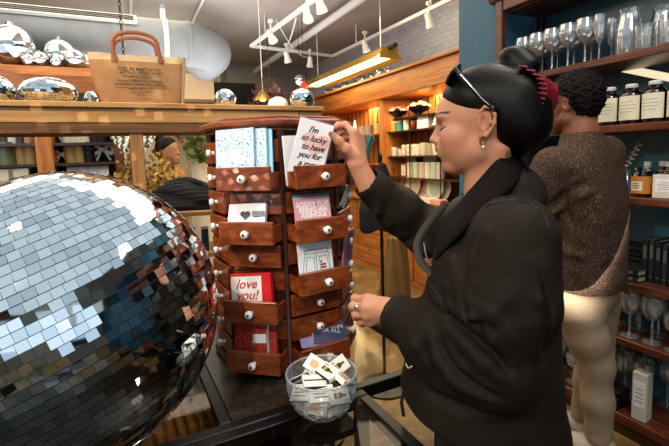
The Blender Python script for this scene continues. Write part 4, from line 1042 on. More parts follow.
for pl, r, md, lift in (
    (((449, 316), (463, 329), (485, 350), (507, 372)), .0130, 'cut', .001), (((454, 309), (472, 320), (494, 338), (514, 360)), .0120, 'add', -.004), (((447, 327), (466, 345), (486, 364), (500, 378)), .0120, 'add', -.004),
    (((440, 346), (450, 368), (470, 386), (498, 398)), .0115, 'cut', .001), (((430, 332), (437, 358), (452, 380), (478, 396)), .0110, 'add', -.004), (((466, 312), (478, 326), (487, 346)), .0075, 'cut', .002),
    (((398, 368), (428, 391), (462, 408), (498, 416)), .0130, 'cut', .002), (((408, 325), (414, 345), (424, 362)), .0080, 'add', -.003), (((470, 300), (492, 316), (512, 340)), .0090, 'add', -.003),
    (((530, 262), (540, 300), (541, 350)), .0090, 'add', -.003), (((543, 290), (548, 335), (545, 385)), .0090, 'cut', .003), (((452, 262), (448, 285), (449, 305)), .0090, 'add', -.003), (((486, 232), (474, 262), (468, 292)), .0090, 'add', -.004)):
    pts = [onto(jt, WM, *q, lift) for q in pl]; pts = [np.array(q) for q in pts if q is not None]
    n_ = len(pts)
    for i in range(n_ - 1): j.cone(pts[i], pts[i + 1], r * (.55 + .45 * sin(PI * i / max(1, n_ - 1))) + .001, r * (.55 + .45 * sin(PI * (i + 1) / max(1, n_ - 1))) + .001, .010 if md == 'cut' else .014, md)
Vj, Qj = j.mesh(relax=1)
Cj = np.tile(np.array(JB), (len(Vj), 1)); nz = .5 + .5 * vnoise(Vj[:, 0], Vj[:, 1], Vj[:, 2], 16, .3); Cj = Cj * (0.8 + .5 * nz[:, None])
wear = np.clip(vnoise(Vj[:, 0], Vj[:, 1], Vj[:, 2], 24, 3.3) * 2 - .75, 0, 1); Cj = Cj * (1 - wear[:, None] * .5) + np.array(hexc('#57483a')) * wear[:, None] * .5
jk = mesh_obj('jacket', [(xf(WL, Vj), Qj, Cj)], M_JACK, woman)
# collar: corduroy band standing at the nape, folded down towards the open front
M_CORD = plain('brown black corduroy', '#160d0a', .9, bump=.3, bscale=300, spec=.15)
inn = [loc(514, 152, .985), loc(505, 157, .925), loc(494, 166, .895), (loc(478, 184, .890)), loc(466, 197, .905), loc(456, 209, .925), loc(441, 221, .955)]
outr = [loc(527, 171, .985), loc(522, 174, .905), loc(510, 186, .855), loc(490, 203, .825), loc(472, 219, .828), (loc(456, 236, .842)), loc(436, 257, .900)]
def smooth_line(P, n=30):
    P = [np.array(p) for p in P]; Q = [2 * P[0] - P[1]] + P + [2 * P[-1] - P[-2]]; out = []
    for u in np.linspace(0, len(P) - 1 - 1e-6, n):
        i = int(u); t = u - i; p0, p1, p2, p3 = Q[i:i + 4]
        out.append(.5 * (2 * p1 + (p2 - p0) * t + (2 * p0 - 5 * p1 + 4 * p2 - p3) * t * t + (3 * p1 - p0 - 3 * p2 + p3) * t ** 3))
    return out
mir = lambda p: np.array([p[0], -p[1], p[2]])
yc = inn[0][1]; I_ = smooth_line(inn); O_ = smooth_line(outr)
I_ = [mir(p) for p in I_[:0:-1]] + I_; O_ = [mir(p) for p in O_[:0:-1]] + O_
rows = []
for w_, lf in ((-.10, -.012), (0, .004), (.12, .010), (.4, .010), (.75, .007), (1.0, .000), (1.0, -.006)):
    rows.append([WL @ Vector(a_ * (1 - w_) + b_ * w_ + np.array([0, 0, lf])) for a_, b_ in zip(I_, O_)])
m = MB(); m.loft(rows, cap=False, closed=False); co = m.build('collar', M_CORD, woman, smooth=70)
sd = co.modifiers.new('Solidify', 'SOLIDIFY'); sd.thickness = .005; sd.offset = 0
# piped seams and the cuff tab lie on the cloth
jt = skin_tree(Vj, Qj)
def seam(pl, r, mat, name, lift=.0006, n=24):
    q = [onto(jt, WM, p[0], p[1], lift) for p in smooth_line([np.array(p, float) for p in pl], n)]; q = [p for p in q if p is not None]
    if len(q) < 3: return
    m = MB(); m.tube([WL @ p for p in q], r, 6); m.build(name, mat, woman, smooth=60)
M_SEAM = plain('black piping', '#0b0908', .6)
seam(((487, 206), (502, 201), (524, 202), (541, 212), (549, 228)), .0022, M_SEAM, 'shoulder_seam')
seam(((424, 277), (432, 287), (444, 300)), .0016, M_SEAM, 'pocket_seam')
seam(((406, 364), (409, 368), (412, 366)), .0018, M_WHITE, 'cuff_tag')
# far front edge of the open jacket with its zip
pk = smooth_line([loc(447, 203, 1.02), loc(430, 222, 1.01), loc(418, 242, .99), loc(420, 260, .965), loc(433, 275, .93)], 20)
m = MB(); m.tube([WL @ Vector(p) for p in pk], .010, 8, flat=.45, up=WL.to_3x3() @ Vector((0, 1, 0))); m.build('front_placket', plain('waxed placket', '#2a221b', .7), woman, smooth=60)
zp = smooth_line([loc(424, 243, .975), loc(427, 258, .955), loc(437, 272, .925)], 14)
m = MB(); m.tube([WL @ Vector(p) for p in zp], .0018, 6); m.build('zip', plain('steel blue zip', '#56677c', .4, metal=.6), woman, smooth=60)
# black shirt in the opening
m = MB(); m.ball((0, 0, 0), 1, (.066, .085, .13), 24, 16, M=WL @ Matrix.Translation((.042, -.02, -.29))); m.build('shirt', M_BLACKM, woman, smooth=60)
# hem cord
hc = [WL @ Vector(p) for p in ((.170, .08, -.590), (.180, .085, -.630), (.176, .082, -.665))]
m = MB(); m.tube(hc, .004, 6); m.build('hem_cord', M_BLACKM, woman, smooth=60)
# trousers and shoes
t = Sdf((-.2, -.22, -1.5), (.2, .22, -.60), .008)
t.tower([(-.64, -.015, 0, .120, .165), (-.80, -.02, 0, .128, .178)], .03)
for s in (-1, 1): t.chain([(-.018, s * .085, -.80), (.0, s * .09, -1.08), (-.03, s * .09, -1.42)], [.095, .072, .062], .03)
Vt, Qt = t.mesh(relax=1); mesh_obj('trousers', [(xf(WL, Vt), Qt)], plain('charcoal trousers', '#1a1a1e', .8), woman)
for s in (-1, 1):
    q = Sdf((-.12, -.2, -1.52), (.2, .2, -1.38), .006); q.chain([(-.045, s * .09, -1.445), (.05, s * .095, -1.455), (.12, s * .10, -1.462)], [.046, .043, .034], .03)
    zf = -HO.z; q.put((-.2, -.25, -1.55), (.3, .25, zf), lambda x, y, z, zf=zf: z - (zf + .003) + 0 * x + 0 * y, .004, 'cut')
    Vq, Qq = q.mesh(relax=1); mesh_obj('shoe', [(xf(WL, Vq), Qq)], M_BLACK, woman)

# --- hair swept back into a bun
M_HAIR = None
def hair_mat(name, c1, c2, scale=260, rough=.42):
    k = NT(name); tc = k.node('ShaderNodeTexCoord'); mp = k.node('ShaderNodeMapping'); mp.inputs['Scale'].default_value = (.12, 1, 1); mp.inputs['Rotation'].default_value = (0, .35, 0); k.link(tc.outputs['Object'], mp.inputs['Vector'])
    n = k.node('ShaderNodeTexNoise', Scale=scale, Detail=4.0); k.link(mp.outputs['Vector'], n.inputs['Vector'])
    r = k.node('ShaderNodeValToRGB'); r.color_ramp.elements[0].position = .35; r.color_ramp.elements[1].position = .7; r.color_ramp.elements[0].color = c4(hexc(c1)); r.color_ramp.elements[1].color = c4(hexc(c2))
    k.link(n.outputs['Fac'], r.inputs['Fac']); k.link(r.outputs['Color'], k.b.inputs['Base Color']); k.b.inputs['Roughness'].default_value = rough; k.b.inputs['Specular IOR Level'].default_value = .16
    bp = k.node('ShaderNodeBump', Strength=.2, Distance=.003); k.link(n.outputs['Fac'], bp.inputs['Height']); k.link(bp.outputs['Normal'], k.b.inputs['Normal']); return k.m
M_HAIR = hair_mat('black brown hair', '#030202', '#120c0a')
g = Sdf((-.19, -.115, -.14), (.11, .115, .20), .0024)
g.ell((-.012, 0, .038), (.102, .0772, .0935), .01)
g.ell((-.062, 0, .022), (.076, .084, .092), .03)
g.ell((-.064, 0, -.010), (.064, .072, .052), .03)
g.ell((.004, 0, .056), (.080, .070, .050), .03)
HX = np.array([(-.16, -.050), (-.07, -.034), (-.03, -.026), (.020, -.022), (.027, .004), (.029, .020), (.032, .038), (.040, .056), (.055, .074), (.066, .081), (.2, .10)])
HXY = lambda x, y, z: (x - np.interp(z.ravel(), HX[:, 0], HX[:, 1]).reshape(z.shape) - .010 * np.cos(np.clip(y / .07, -1, 1) * PI / 2)) * .75 + 0 * y

sl_, gg = g.sub(g.lo, g.lo + g.res * np.array(g.n), 0); dd = HXY(*gg).astype(np.float32); a_ = g.f[sl_]; kk = .010; hh = np.maximum(kk - np.abs(a_ - dd), 0) / kk; g.f[sl_] = np.maximum(a_, dd) + hh * hh * kk * .25
g.warp(lambda x, y, z: .0012 * vnoise(x, y, z, 40, 1.0))
g.ell((-.068, 0, .124), (.036, .038, .034), .006); g.ell((-.056, .0, .140), (.028, .03, .022), .01); g.ell((-.084, .01, .116), (.028, .033, .02), .012)
Vg, Qg = g.mesh(relax=1); mesh_obj('hair', [(xf(WL, Vg), Qg)], M_HAIR, woman)
# loose strands by the nape and ear
m = MB()
for i in range(5):
    x0 = -.024 - .004 * i; m.tube([WL @ Vector(p) for p in ((x0, .066, -.01), (x0 - .002, .060, -.05), (x0 - .004 + .005 * sin(i), .053, -.080 - .008 * (i % 3)))], [.0009, .0006, .0002], 5)
m.build('loose_strands', M_HAIR, woman, smooth=70)
# eyelashes
m = MB()
for s in (-1, 1):
    m.tube([WL @ Vector(p) for p in ((.0895, s * .017, -.0065), (.0922, s * .026, -.0085), (.0905, s * .035, -.0085), (.0860, s * .043, -.0060), (.0785, s * .0505, -.0025))], [.0008, .0017, .0020, .0018, .0006], 6)
m.build('eyelashes', plain('lash black', '#120b09', .6), woman, smooth=60)

# --- things she wears that are not clothing
def WLw(p): return WM @ Vector(p)
sg = thing('sunglasses', 'black sunglasses pushed up on top of the dark hair', 'sunglasses', WLw((.03, 0, .12)))
SM = Matrix.Translation(-WLw((.03, 0, .12))) @ WM
M_LENS = plain('dark lens', '#1a0d0c', .08, coat=.5)
for s in (-1, 1):
    LMx = SM @ TR((.064, s * .034, .108), ry=rad(-38))           # lens faces forward and up
    m = MB(); out = [(.0, .031 * cos(u) * (1 + .1 * cos(2 * u)), .022 * sin(u)) for u in np.linspace(0, 2 * PI, 25)[:-1]]
    m.tube([LMx @ Vector(p) for p in out] + [LMx @ Vector(out[0])], .0040, 8, cap=False); fr = m.build('lens_frame', M_BLACK, sg, smooth=60)
    m = MB(); m.loft([[LMx @ Vector((dx, p[1], p[2])) for p in out] for dx in (-.001, .001)]); m.build('lens', M_LENS, fr)
    m = MB(); arm_ = [LMx @ Vector((0, s * .033, .008))] + [SM @ Vector(p) for p in ((.048, s * .076, .098), (.026, s * .086, .070), (.006, s * .0860, .045), (-.010, s * .0870, .030), (-.022, s * .086, .012))]
    m.tube(arm_, [.0050, .0055, .0048, .0040, .0036, .0030], 8); tm = m.build('temple_arm', M_BLACK, sg, smooth=60)
    m = MB(); m.tube([p + WM.to_3x3() @ Vector((0, s * .0048, .001)) for p in arm_[1:-1]], .0013, 6); m.build('metal_inlay', M_CHROME, tm, smooth=60)
m = MB(); m.tube([SM @ TR((.064, 0, .108), ry=rad(-38)) @ Vector(p) for p in ((.001, -.008, .004), (.004, 0, .008), (.001, .008, .004))], .0028, 6); m.build('bridge', M_BLACK, sg, smooth=60)
cl = thing('hair_claw', 'translucent red claw clip gripping the back of the hair below the bun', 'hair clip', WLw((-.12, 0, .055)))
CM = Matrix.Translation(-WLw((-.12, 0, .055))) @ WM
M_RED2 = plain('red plastic', '#8f1122', .25, coat=.3); M_RED2.node_tree.nodes['Principled BSDF'].inputs['Transmission Weight'].default_value = .25
def claw_x(v): return -.148 + .046 * max(v, 0) ** 2 + .014 * min(v, 0) ** 2
for s in (-1, 1):
    ring = []
    for v in np.linspace(-1, 1, 11):
        z = .056 + .046 * v; x = claw_x(v)
        P = [(x + .038 * w, s * (.006 + .058 * w ** .75), z + .008 * w) for w in np.linspace(0, 1, 6)]
        ring.append([CM @ Vector(p) for p in P] + [CM @ Vector((p[0] + .004, p[1] - s * .004, p[2])) for p in reversed(P)])
    m = MB(); m.loft(ring); jw = m.build('jaw', M_RED2, cl, smooth=50)
    m = MB()
    for i in range(10):
        v = -1 + 2 * (i + .5) / 10; z = .056 + .046 * v + .008; x = claw_x(v) + .038
        m.cyl(CM @ Vector((x - .006, s * .063, z)), CM @ Vector((x + .010, s * .068, z + .003)), .0030, .0012, 6)
    m.build('teeth', M_RED2, jw, smooth=50)
m = MB(); m.cyl(CM @ Vector((-.143, 0, .036)), CM @ Vector((-.141, 0, .078)), .006, seg=8); m.build('hinge', M_RED2, cl, smooth=50)
er = thing('earring', 'gold hoop earring with small drop below the ear lobe', 'earring', WLw((.006, .075, -.030)))
EM = Matrix.Translation(-WLw((.006, .075, -.030))) @ WM
m = MB(); m.tube([EM @ Vector((.004 + .0060 * cos(u), .0765, -.037 + .0080 * sin(u))) for u in np.linspace(0, 2 * PI, 17)], .0016, 6, cap=False); m.build('hoop', M_BRASS, er, smooth=60)
m = MB(); m.ball(EM @ Vector((.003, .0770, -.050)), .0030, (1, 1, 1.3), 8, 6); m.build('drop', plain('pearl', '#f0e4d0', .25), er, smooth=60)
es = thing('ear_stud', 'tiny gold ear stud behind the hoop earring', 'earring', WLw((-.0135, .0855, -.014))); m = MB(); m.ball((0, 0, 0), .0022, u=8, v=6); m.build('stud', M_BRASS, es, smooth=60)
rgp = Vector(mc2[1] * .42 + fg2[1][0] * .58); rdir = Vector(fg2[1][0] - mc2[1]).normalized()
fr = thing('finger_ring', 'silver ring with oval face on the hand resting at the spinner', 'ring', rgp)
o1 = rdir.orthogonal().normalized(); o2 = rdir.cross(o1)
m = MB()
for dd_ in (-.002, .002): m.tube([rdir * dd_ + (o1 * cos(u) + o2 * sin(u)) * .0108 for u in np.linspace(0, 2 * PI, 19)], .0016, 6, cap=False)
m.build('band', M_CHROME, fr, smooth=60)
m = MB(); m.ball(Vector((0, -.0105, .001)), .006, (1.25, .35, .8), 12, 8); m.build('face_plate', M_CHROME, fr, smooth=60)
# ================================================================ the man in the brown sweater, seen from behind
MO = at(588, 284, 1.86); MF = Vector((-.58, .815, 0))
MM = frame_of(MO, MF); MMi = MM.inverted()
def ml(px, py, Y): return np.array(MMi @ at(px, py, Y))
man = thing('person', 'person in brown knit sweater and beige trousers standing at the teal shelves', 'person', (MO.x, MO.y, 0))
ML = Matrix.Translation(-Vector((MO.x, MO.y, 0))) @ MM
hc_ = ml(574, 103, 1.86)                             # head centre
hz, hx0, hy0 = hc_[2], hc_[0], hc_[1]
def hp(x, y, z): return (hx0 + x, hy0 + y, hz + z)
SKM = hexc('#8a5236')
q = Sdf((hx0 - .14, hy0 - .12, hz - .26), (hx0 + .16, hy0 + .12, hz + .15), .0032)
q.ell(hp(-.005, 0, .03), (.097, .077, .090), .01); q.ell(hp(.04, 0, -.045), (.060, .056, .072), .03)
q.cone(hp(.078, 0, -.105), hp(.07, 0, -.09), .024, .026, .02)
for s in (-1, 1):
    q.cone(hp(.066, s * .018, -.105), hp(.008, s * .055, -.068), .019, .022, .02); q.ell(hp(.07, s * .037, -.025), (.027, .025, .024), .02)
    q.ell(hp(.088, s * .028, .02), (.015, .023, .009), .014); q.ell(hp(.108, s * .032, -.002), (.014, .016, .010), .008, 'cut'); q.ell(hp(.083, s * .031, -.002), (.012, .014, .011), .004)
    q.ell(hp(-.008, s * .080, -.008), (.019, .008, .031), .005, R=((.92, s * .38, 0), (-s * .38, .92, 0), (0, 0, 1))); q.ell(hp(-.004, s * .090, -.008), (.009, .008, .017), .004, 'cut')
q.cone(hp(.095, 0, .012), hp(.118, 0, -.032), .009, .011, .01); q.ell(hp(.092, 0, -.058), (.014, .024, .020), .012); q.ell(hp(.101, 0, -.056), (.008, .020, .0065), .005); q.ell(hp(.098, 0, -.073), (.008, .018, .0065), .005); q.ell(hp(.112, 0, -.0645), (.012, .022, .0011), .002, 'cut')
q.cone(hp(-.02, 0, -.04), hp(-.035, 0, -.13), .058, .058, .03); q.cone(hp(-.035, 0, -.13), hp(-.045, 0, -.25), .059, .085, .03)
V, Q = q.mesh(relax=1)
BEARD = hexc('#3a2015')
Cm = paint(V, SKM, [(hp(.085, 0, -.10), (.045, .05, .035), BEARD, .75), (hp(.05, .045, -.09), (.05, .03, .035), BEARD, .7), (hp(.05, -.045, -.09), (.05, .03, .035), BEARD, .7), (hp(.02, .058, -.055), (.03, .03, .04), BEARD, .5), (hp(.1, 0, -.064), (.02, .022, .012), hexc('#7d4034'), .7), (hp(.095, .03, .022), (.02, .022, .006), hexc('#1c100b'), .9), (hp(.095, -.03, .022), (.02, .022, .006), hexc('#1c100b'), .9)])
bparts = [(xf(ML, V), Q, Cm)]
# shoulders, elbows, wrists (left arm bent forward past the woman; right arm in front of him)
SL, SR = ml(552, 165, 1.79), ml(606, 153, 1.88)
EL, WLf = ml(533, 208, 1.82), ml(513, 214, 2.02)
ER, WRt = ml(609, 212, 1.90), ml(594, 222, 2.04)
b = Sdf((-.25, -.32, -1.0), (.45, .32, .52), .009)
b.tower([(-.08, 0, 0, .10, .16), (.10, .0, 0, .10, .145), (.32, -.01, 0, .115, .17), (.42, -.02, 0, .08, .12)], .04)
for s_, e_, w_ in ((SL, EL, WLf), (SR, ER, WRt)): b.chain([s_, e_, w_], [.05, .042, .032], .02)
KN, AN = ml(596, 364, 1.82), ml(599, 436, 1.81)
KN2, AN2 = KN + np.array([.06, -.14, .0]), AN + np.array([.12, -.12, .0])
for k_, a_, y_ in ((KN, AN, .075), (KN2, AN2, -.085)): b.chain([(0, y_, -.06), k_, a_], [.085, .055, .042], .03)
Vb, Qb = b.mesh(relax=1); bparts.append((xf(ML, Vb), Qb, np.tile(np.array(SKM), (len(Vb), 1))))
for wp, ep in ((WLf, EL), (WRt, ER)):                # hands reaching for the shelf
    wv = Vector(wp); fv = (Vector(wp) - Vector(ep)).normalized(); sv = fv.cross(Vector((0, 0, 1))).normalized(); uv = sv.cross(fv)
    mcps_ = [np.array(wv + fv * .085 + uv * (.03 - .02 * i)) for i in range(4)]
    fgs_ = [[np.array(wv + fv * (.125 - .006 * abs(i - 1)) + uv * (.03 - .02 * i)), np.array(wv + fv * (.15 - .008 * abs(i - 1)) + uv * (.027 - .019 * i) + sv * .012), np.array(wv + fv * (.165 - .01 * abs(i - 1)) + uv * (.025 - .018 * i) + sv * .03)] for i in range(4)]
    tb_ = [np.array(wv + fv * .03 + uv * .025), np.array(wv + fv * .06 + uv * .045 + sv * .015), np.array(wv + fv * .09 + uv * .05 + sv * .025), np.array(wv + fv * .112 + uv * .048 + sv * .03)]
    Vx, Qx = hand(np.array(wv), np.array(wv - fv * .07), mcps_, fgs_, tb_, res=.003)
    bparts.append((xf(ML, Vx), Qx, np.tile(np.array(SKM), (len(Vx), 1))))
mesh_obj('body', bparts, vcol('brown skin', .5, sss=.08), man)
# sweater
w_ = Sdf((-.32, -.40, -.10), (.50, .40, .80), .006)
shz = (SL[2] + SR[2]) / 2; scx = (SL[0] + SR[0]) / 2; scy = (SL[1] + SR[1]) / 2
w_.tower([(-.005, .0, .0, .132, .165), (.02, .0, 0, .138, .172), (.10, .005, 0, .140, .180), (.22, .005, .0, .136, .184), (.34, -.005, 0, .128, .186), (shz - .02, scx, scy * .7, .122, .185), (shz + .03, scx - .01, scy * .6, .100, .145), (hz - .165, hx0 - .038, hy0, .085, .100), (hz - .125, hx0 - .036, hy0, .070, .075)], .04, e=2.3)
w_.chain([SL, EL, WLf], [.078, .066, .045], .03); w_.chain([SR, ER, WRt], [.074, .060, .045], .03)
w_.warp(lambda x, y, z: .0035 * vnoise(x, y, z, 26, .4) + .0018 * vnoise(x, y, z, 60, 1.3))
V0, Q0 = w_.mesh(relax=1); wt = skin_tree(V0, Q0)
for pl, r, md, lift in ((((548, 208), (560, 197), (575, 188), (585, 183)), .009, 'cut', .004), (((550, 216), (563, 206), (580, 196), (590, 192)), .014, 'add', -.004), (((566, 196), (566, 212), (572, 224)), .007, 'cut', .004), (((556, 238), (566, 252), (580, 256)), .012, 'add', -.004), (((600, 200), (606, 230), (604, 260)), .012, 'add', -.004)):
    pts = [onto(wt, MM, *c, lift) for c in pl]; pts = [np.array(c) for c in pts if c is not None]
    for i in range(len(pts) - 1): w_.cone(pts[i], pts[i + 1], r * .8, r * .8, .02, md)
w_.ell(hp(-.033, 0, -.115), (.063, .064, .04), .006, 'cut')
w_.cone(WLf, WLf + (WLf - EL) * .3, .036, .036, .003, 'cut'); w_.cone(WRt, WRt + (WRt - ER) * .3, .036, .036, .003, 'cut')
w_.ell((0, 0, -.02), (.12, .16, .03), .006, 'cut')
V, Q = w_.mesh(relax=1)
def knit():
    k = NT('brown marled knit'); tc = k.node('ShaderNodeTexCoord'); n = k.node('ShaderNodeTexNoise', Scale=260., Detail=3.); k.link(tc.outputs['Object'], n.inputs['Vector'])
    r = k.node('ShaderNodeValToRGB'); e = r.color_ramp.elements; e[0].position = .36; e[1].position = .72; e[0].color = c4(hexc('#2f231b')); e[1].color = c4(hexc('#9a7a60')); x = e.new(.56); x.color = c4(hexc('#423127'))
    k.link(n.outputs['Fac'], r.inputs['Fac']); k.link(r.outputs['Color'], k.b.inputs['Base Color']); k.b.inputs['Roughness'].default_value = .85; k.b.inputs['Specular IOR Level'].default_value = .2
    wv = k.node('ShaderNodeTexWave', Scale=60., Distortion=2.); k.link(tc.outputs['Object'], wv.inputs['Vector'])
    bp = k.node('ShaderNodeBump', Strength=.5, Distance=.004); k.link(n.outputs['Fac'], bp.inputs['Height']); k.link(bp.outputs['Normal'], k.b.inputs['Normal']); return k.m
mesh_obj('sweater', [(xf(ML, V), Q)], knit(), man)
# trousers
t = Sdf((-.22, -.28, -1.45), (.34, .28, .06), .0075)
t.tower([(-.10, 0, 0, .090, .130), (-.05, 0, 0, .118, .160), (.03, 0, 0, .120, .160)], .05)
t.chain([(0, .082, -.10), (KN + np.array((0, .082, -.10))) / 2, KN, (KN + AN) / 2, AN], [.100, .082, .067, .062, .057], .04)
t.chain([(0, -.082, -.10), KN2, (KN2 + AN2) / 2, AN2], [.098, .072, .066, .058], .03)
t.warp(lambda x, y, z: .0025 * vnoise(x, y, z, 22, 2.4) + .0022 * np.sin(z * 60 + x * 40) * np.clip((-.55 - z) * 4, 0, 1))
zc_ = AN[2] - .02; t.put((-.3, -.3, -1.6), (.5, .3, zc_), lambda x, y, z: z - zc_ + 0 * x + 0 * y, .003, 'cut')
V, Q = t.mesh(relax=1); mesh_obj('trousers', [(xf(ML, V), Q)], plain('beige chino cloth', '#94806a', .85, vary=.08, vscale=12, bump=.2, bscale=80), man)
zf = -MO.z
for a_ in (AN, AN2):
    x, y = a_[0], a_[1]
    q = Sdf((x - .15, y - .1, zf - .03), (x + .28, y + .1, zf + .16), .005); q.chain([(x - .045, y, zf + .05), (x + .06, y + .004, zf + .045), (x + .165, y + .008, zf + .035)], [.050, .047, .038], .03); q.cone((x - .015, y, zf + .06), (x - .015, y, zf + .12), .045, .043, .03)
    q.put((x - .3, y - .2, zf - .1), (x + .4, y + .2, zf + .003), lambda a, b_, c: c - (zf + .003) + 0 * a + 0 * b_, .003, 'cut')
    V, Q = q.mesh(relax=1); mesh_obj('shoe', [(xf(ML, V), Q)], plain('off white sneaker', '#b5ab9b', .6), man)
# short curly hair
q = Sdf((hx0 - .16, hy0 - .13, hz - .13), (hx0 + .15, hy0 + .13, hz + .17), .0034)
q.ell(hp(-.010, 0, .042), (.106, .089, .094), .01); q.ell(hp(-.030, 0, .0), (.084, .079, .085), .03)
HM = np.array([(-.2, -.075), (-.09, -.070), (-.05, -.040), (-.02, -.026), (.025, -.005), (.035, .035), (.06, .075), (.08, .10), (.3, .13)])
def hm(x, y, z): return (x - hx0 - np.interp((z - hz).ravel(), HM[:, 0], HM[:, 1]).reshape(z.shape)) * .75 + 0 * y
sl_, gg = q.sub(q.lo, q.lo + q.res * np.array(q.n), 0); dd = hm(*gg).astype(np.float32); q.f[sl_] = np.maximum(q.f[sl_], dd)
q.put((hx0 - .2, hy0 - .2, hz - .2), (hx0 + .2, hy0 + .2, hz - .085), lambda a, b_, c: (c - (hz - .082)) + 0 * a + 0 * b_, .012, 'cut')
q.warp(lambda x, y, z: .0045 * vnoise(x, y, z, 210, .9) + .0035 * vnoise(x, y, z, 330, 2.2))
V, Q = q.mesh(relax=0); mesh_obj('hair', [(xf(ML, V), Q)], hair_mat('dark curly hair', '#040202', '#140b07', 180, .75), man)

# ================================================================ woman far behind the display, black bun and gold patterned top
FO = at(168, 151, 3.9); FFd = Vector((.93, -.2, 0)); FMx = frame_of(FO, FFd)
fw = thing('person', 'person in gold and red patterned top standing far behind the mirror ball', 'person', (FO.x, FO.y, 0))
FL = Matrix.Translation(-Vector((FO.x, FO.y, 0))) @ FMx; fz = -FO.z
q = Sdf((-.25, -.32, fz - .02), (.55, .32, .16), .010)
q.ell((0, 0, .02), (.095, .075, .10), .01); q.ell((.035, 0, -.05), (.06, .055, .07), .02); q.cone((.09, 0, 0), (.115, 0, -.03), .010, .012, .01); q.ell((.09, 0, -.065), (.014, .022, .014), .01); q.cone((.075, 0, -.1), (.07, 0, -.09), .022, .024, .02)
q.cone((-.01, 0, -.06), (-.02, 0, -.18), .05, .05, .03)
q.tower([(-.15, -.02, 0, .06, .08), (-.21, -.02, 0, .10, .16), (-.45, -.01, 0, .11, .15), (-.65, 0, 0, .10, .13), (-.80, 0, 0, .12, .17)], .04)
for s in (-1, 1):
    q.chain([(-.02, s * .16, -.22), (.02, s * .2, -.48), (.28, s * .12, -.40)], [.05, .04, .03], .02)
    q.chain([(.28, s * .12, -.40), (.34, s * .10, -.37)], [.030, .028], .02)
    q.chain([(0, s * .08, -.8), (.02, s * .09, -1.12), (0, s * .09, fz + .06)], [.085, .06, .045], .03); q.chain([(-.02, s * .09, fz + .04), (.13, s * .1, fz + .035)], [.04, .034], .02)
V, Q = q.mesh(relax=1)
fing = [(xf(FL, V), Q)]
for s in (-1, 1):
    wv = np.array([.34, s * .10, -.37]); mc_ = [wv + np.array([.06, s * (-.03 + .02 * i), .03]) for i in range(4)]
    fg_ = [[p + np.array([.03, 0, .015]), p + np.array([.045, 0, .005]), p + np.array([.05, 0, -.012])] for p in mc_]; tb_ = [wv + np.array([.02, -s * .02, .02]), wv + np.array([.04, -s * .04, .03]), wv + np.array([.06, -s * .045, .035]), wv + np.array([.078, -s * .042, .035])]
    Vx, Qx = hand(wv, wv + np.array([-.06, s * .02, -.03]), mc_, fg_, tb_, res=.005); fing.append((xf(FL, Vx), Qx))
mesh_obj('body', fing, plain('far skin', '#c08a68', .5), fw)
q = Sdf((-.25, -.34, -.95), (.40, .34, -.12), .010)
q.tower([(-.155, -.02, 0, .07, .09), (-.21, -.02, 0, .12, .18), (-.45, -.01, 0, .13, .17), (-.65, 0, 0, .125, .155), (-.88, 0, 0, .15, .19)], .04)
for s in (-1, 1): q.chain([(-.02, s * .16, -.22), (.02, s * .2, -.48), (.25, s * .13, -.41)], [.07, .06, .05], .03)
V, Q = q.mesh(relax=1)
def blouse():
    k = NT('gold patterned blouse'); tc = k.node('ShaderNodeTexCoord'); v = k.node('ShaderNodeTexVoronoi', Scale=22.); k.link(tc.outputs['Object'], v.inputs['Vector'])
    r = k.node('ShaderNodeValToRGB'); e = r.color_ramp.elements; e[0].color = c4(hexc('#b98a2c')); e[1].color = c4(hexc('#5e3a14')); x = e.new(.35); x.color = c4(hexc('#a8381f')); y = e.new(.55); y.color = c4(hexc('#c9a24a'))
    k.link(v.outputs['Distance'], r.inputs['Fac']); k.link(r.outputs['Color'], k.b.inputs['Base Color']); k.b.inputs['Roughness'].default_value = .6; return k.m
mesh_obj('blouse', [(xf(FL, V), Q)], blouse(), fw)
q = Sdf((-.25, -.3, fz), (.3, .3, -.78), .012); q.tower([(-.98, 0, 0, .135, .18), (-.82, 0, 0, .14, .185)], .03)
for s in (-1, 1): q.chain([(0, s * .085, -.95), (.02, s * .09, -1.15), (0, s * .09, fz + .12)], [.1, .075, .06], .03)
V, Q = q.mesh(relax=1); mesh_obj('trousers', [(xf(FL, V), Q)], M_BLACKM, fw)
q = Sdf((-.2, -.12, -.14), (.12, .12, .24), .006); q.ell((-.015, 0, .035), (.102, .084, .098), .01); q.ell((-.04, 0, -.01), (.08, .08, .08), .02)
sl_, gg = q.sub(q.lo, q.lo + q.res * np.array(q.n), 0); HF2 = np.array([(-.2, -.03), (.0, -.02), (.03, .03), (.07, .085), (.3, .12)]); dd = ((gg[0] - np.interp(gg[2].ravel(), HF2[:, 0], HF2[:, 1]).reshape(gg[2].shape)) * .75 + 0 * gg[1]).astype(np.float32); q.f[sl_] = np.maximum(q.f[sl_], dd)
q.ell((-.075, 0, .12), (.05, .05, .045), .01); V, Q = q.mesh(relax=1); mesh_obj('hair', [(xf(FL, V), Q)], M_HAIR, fw)
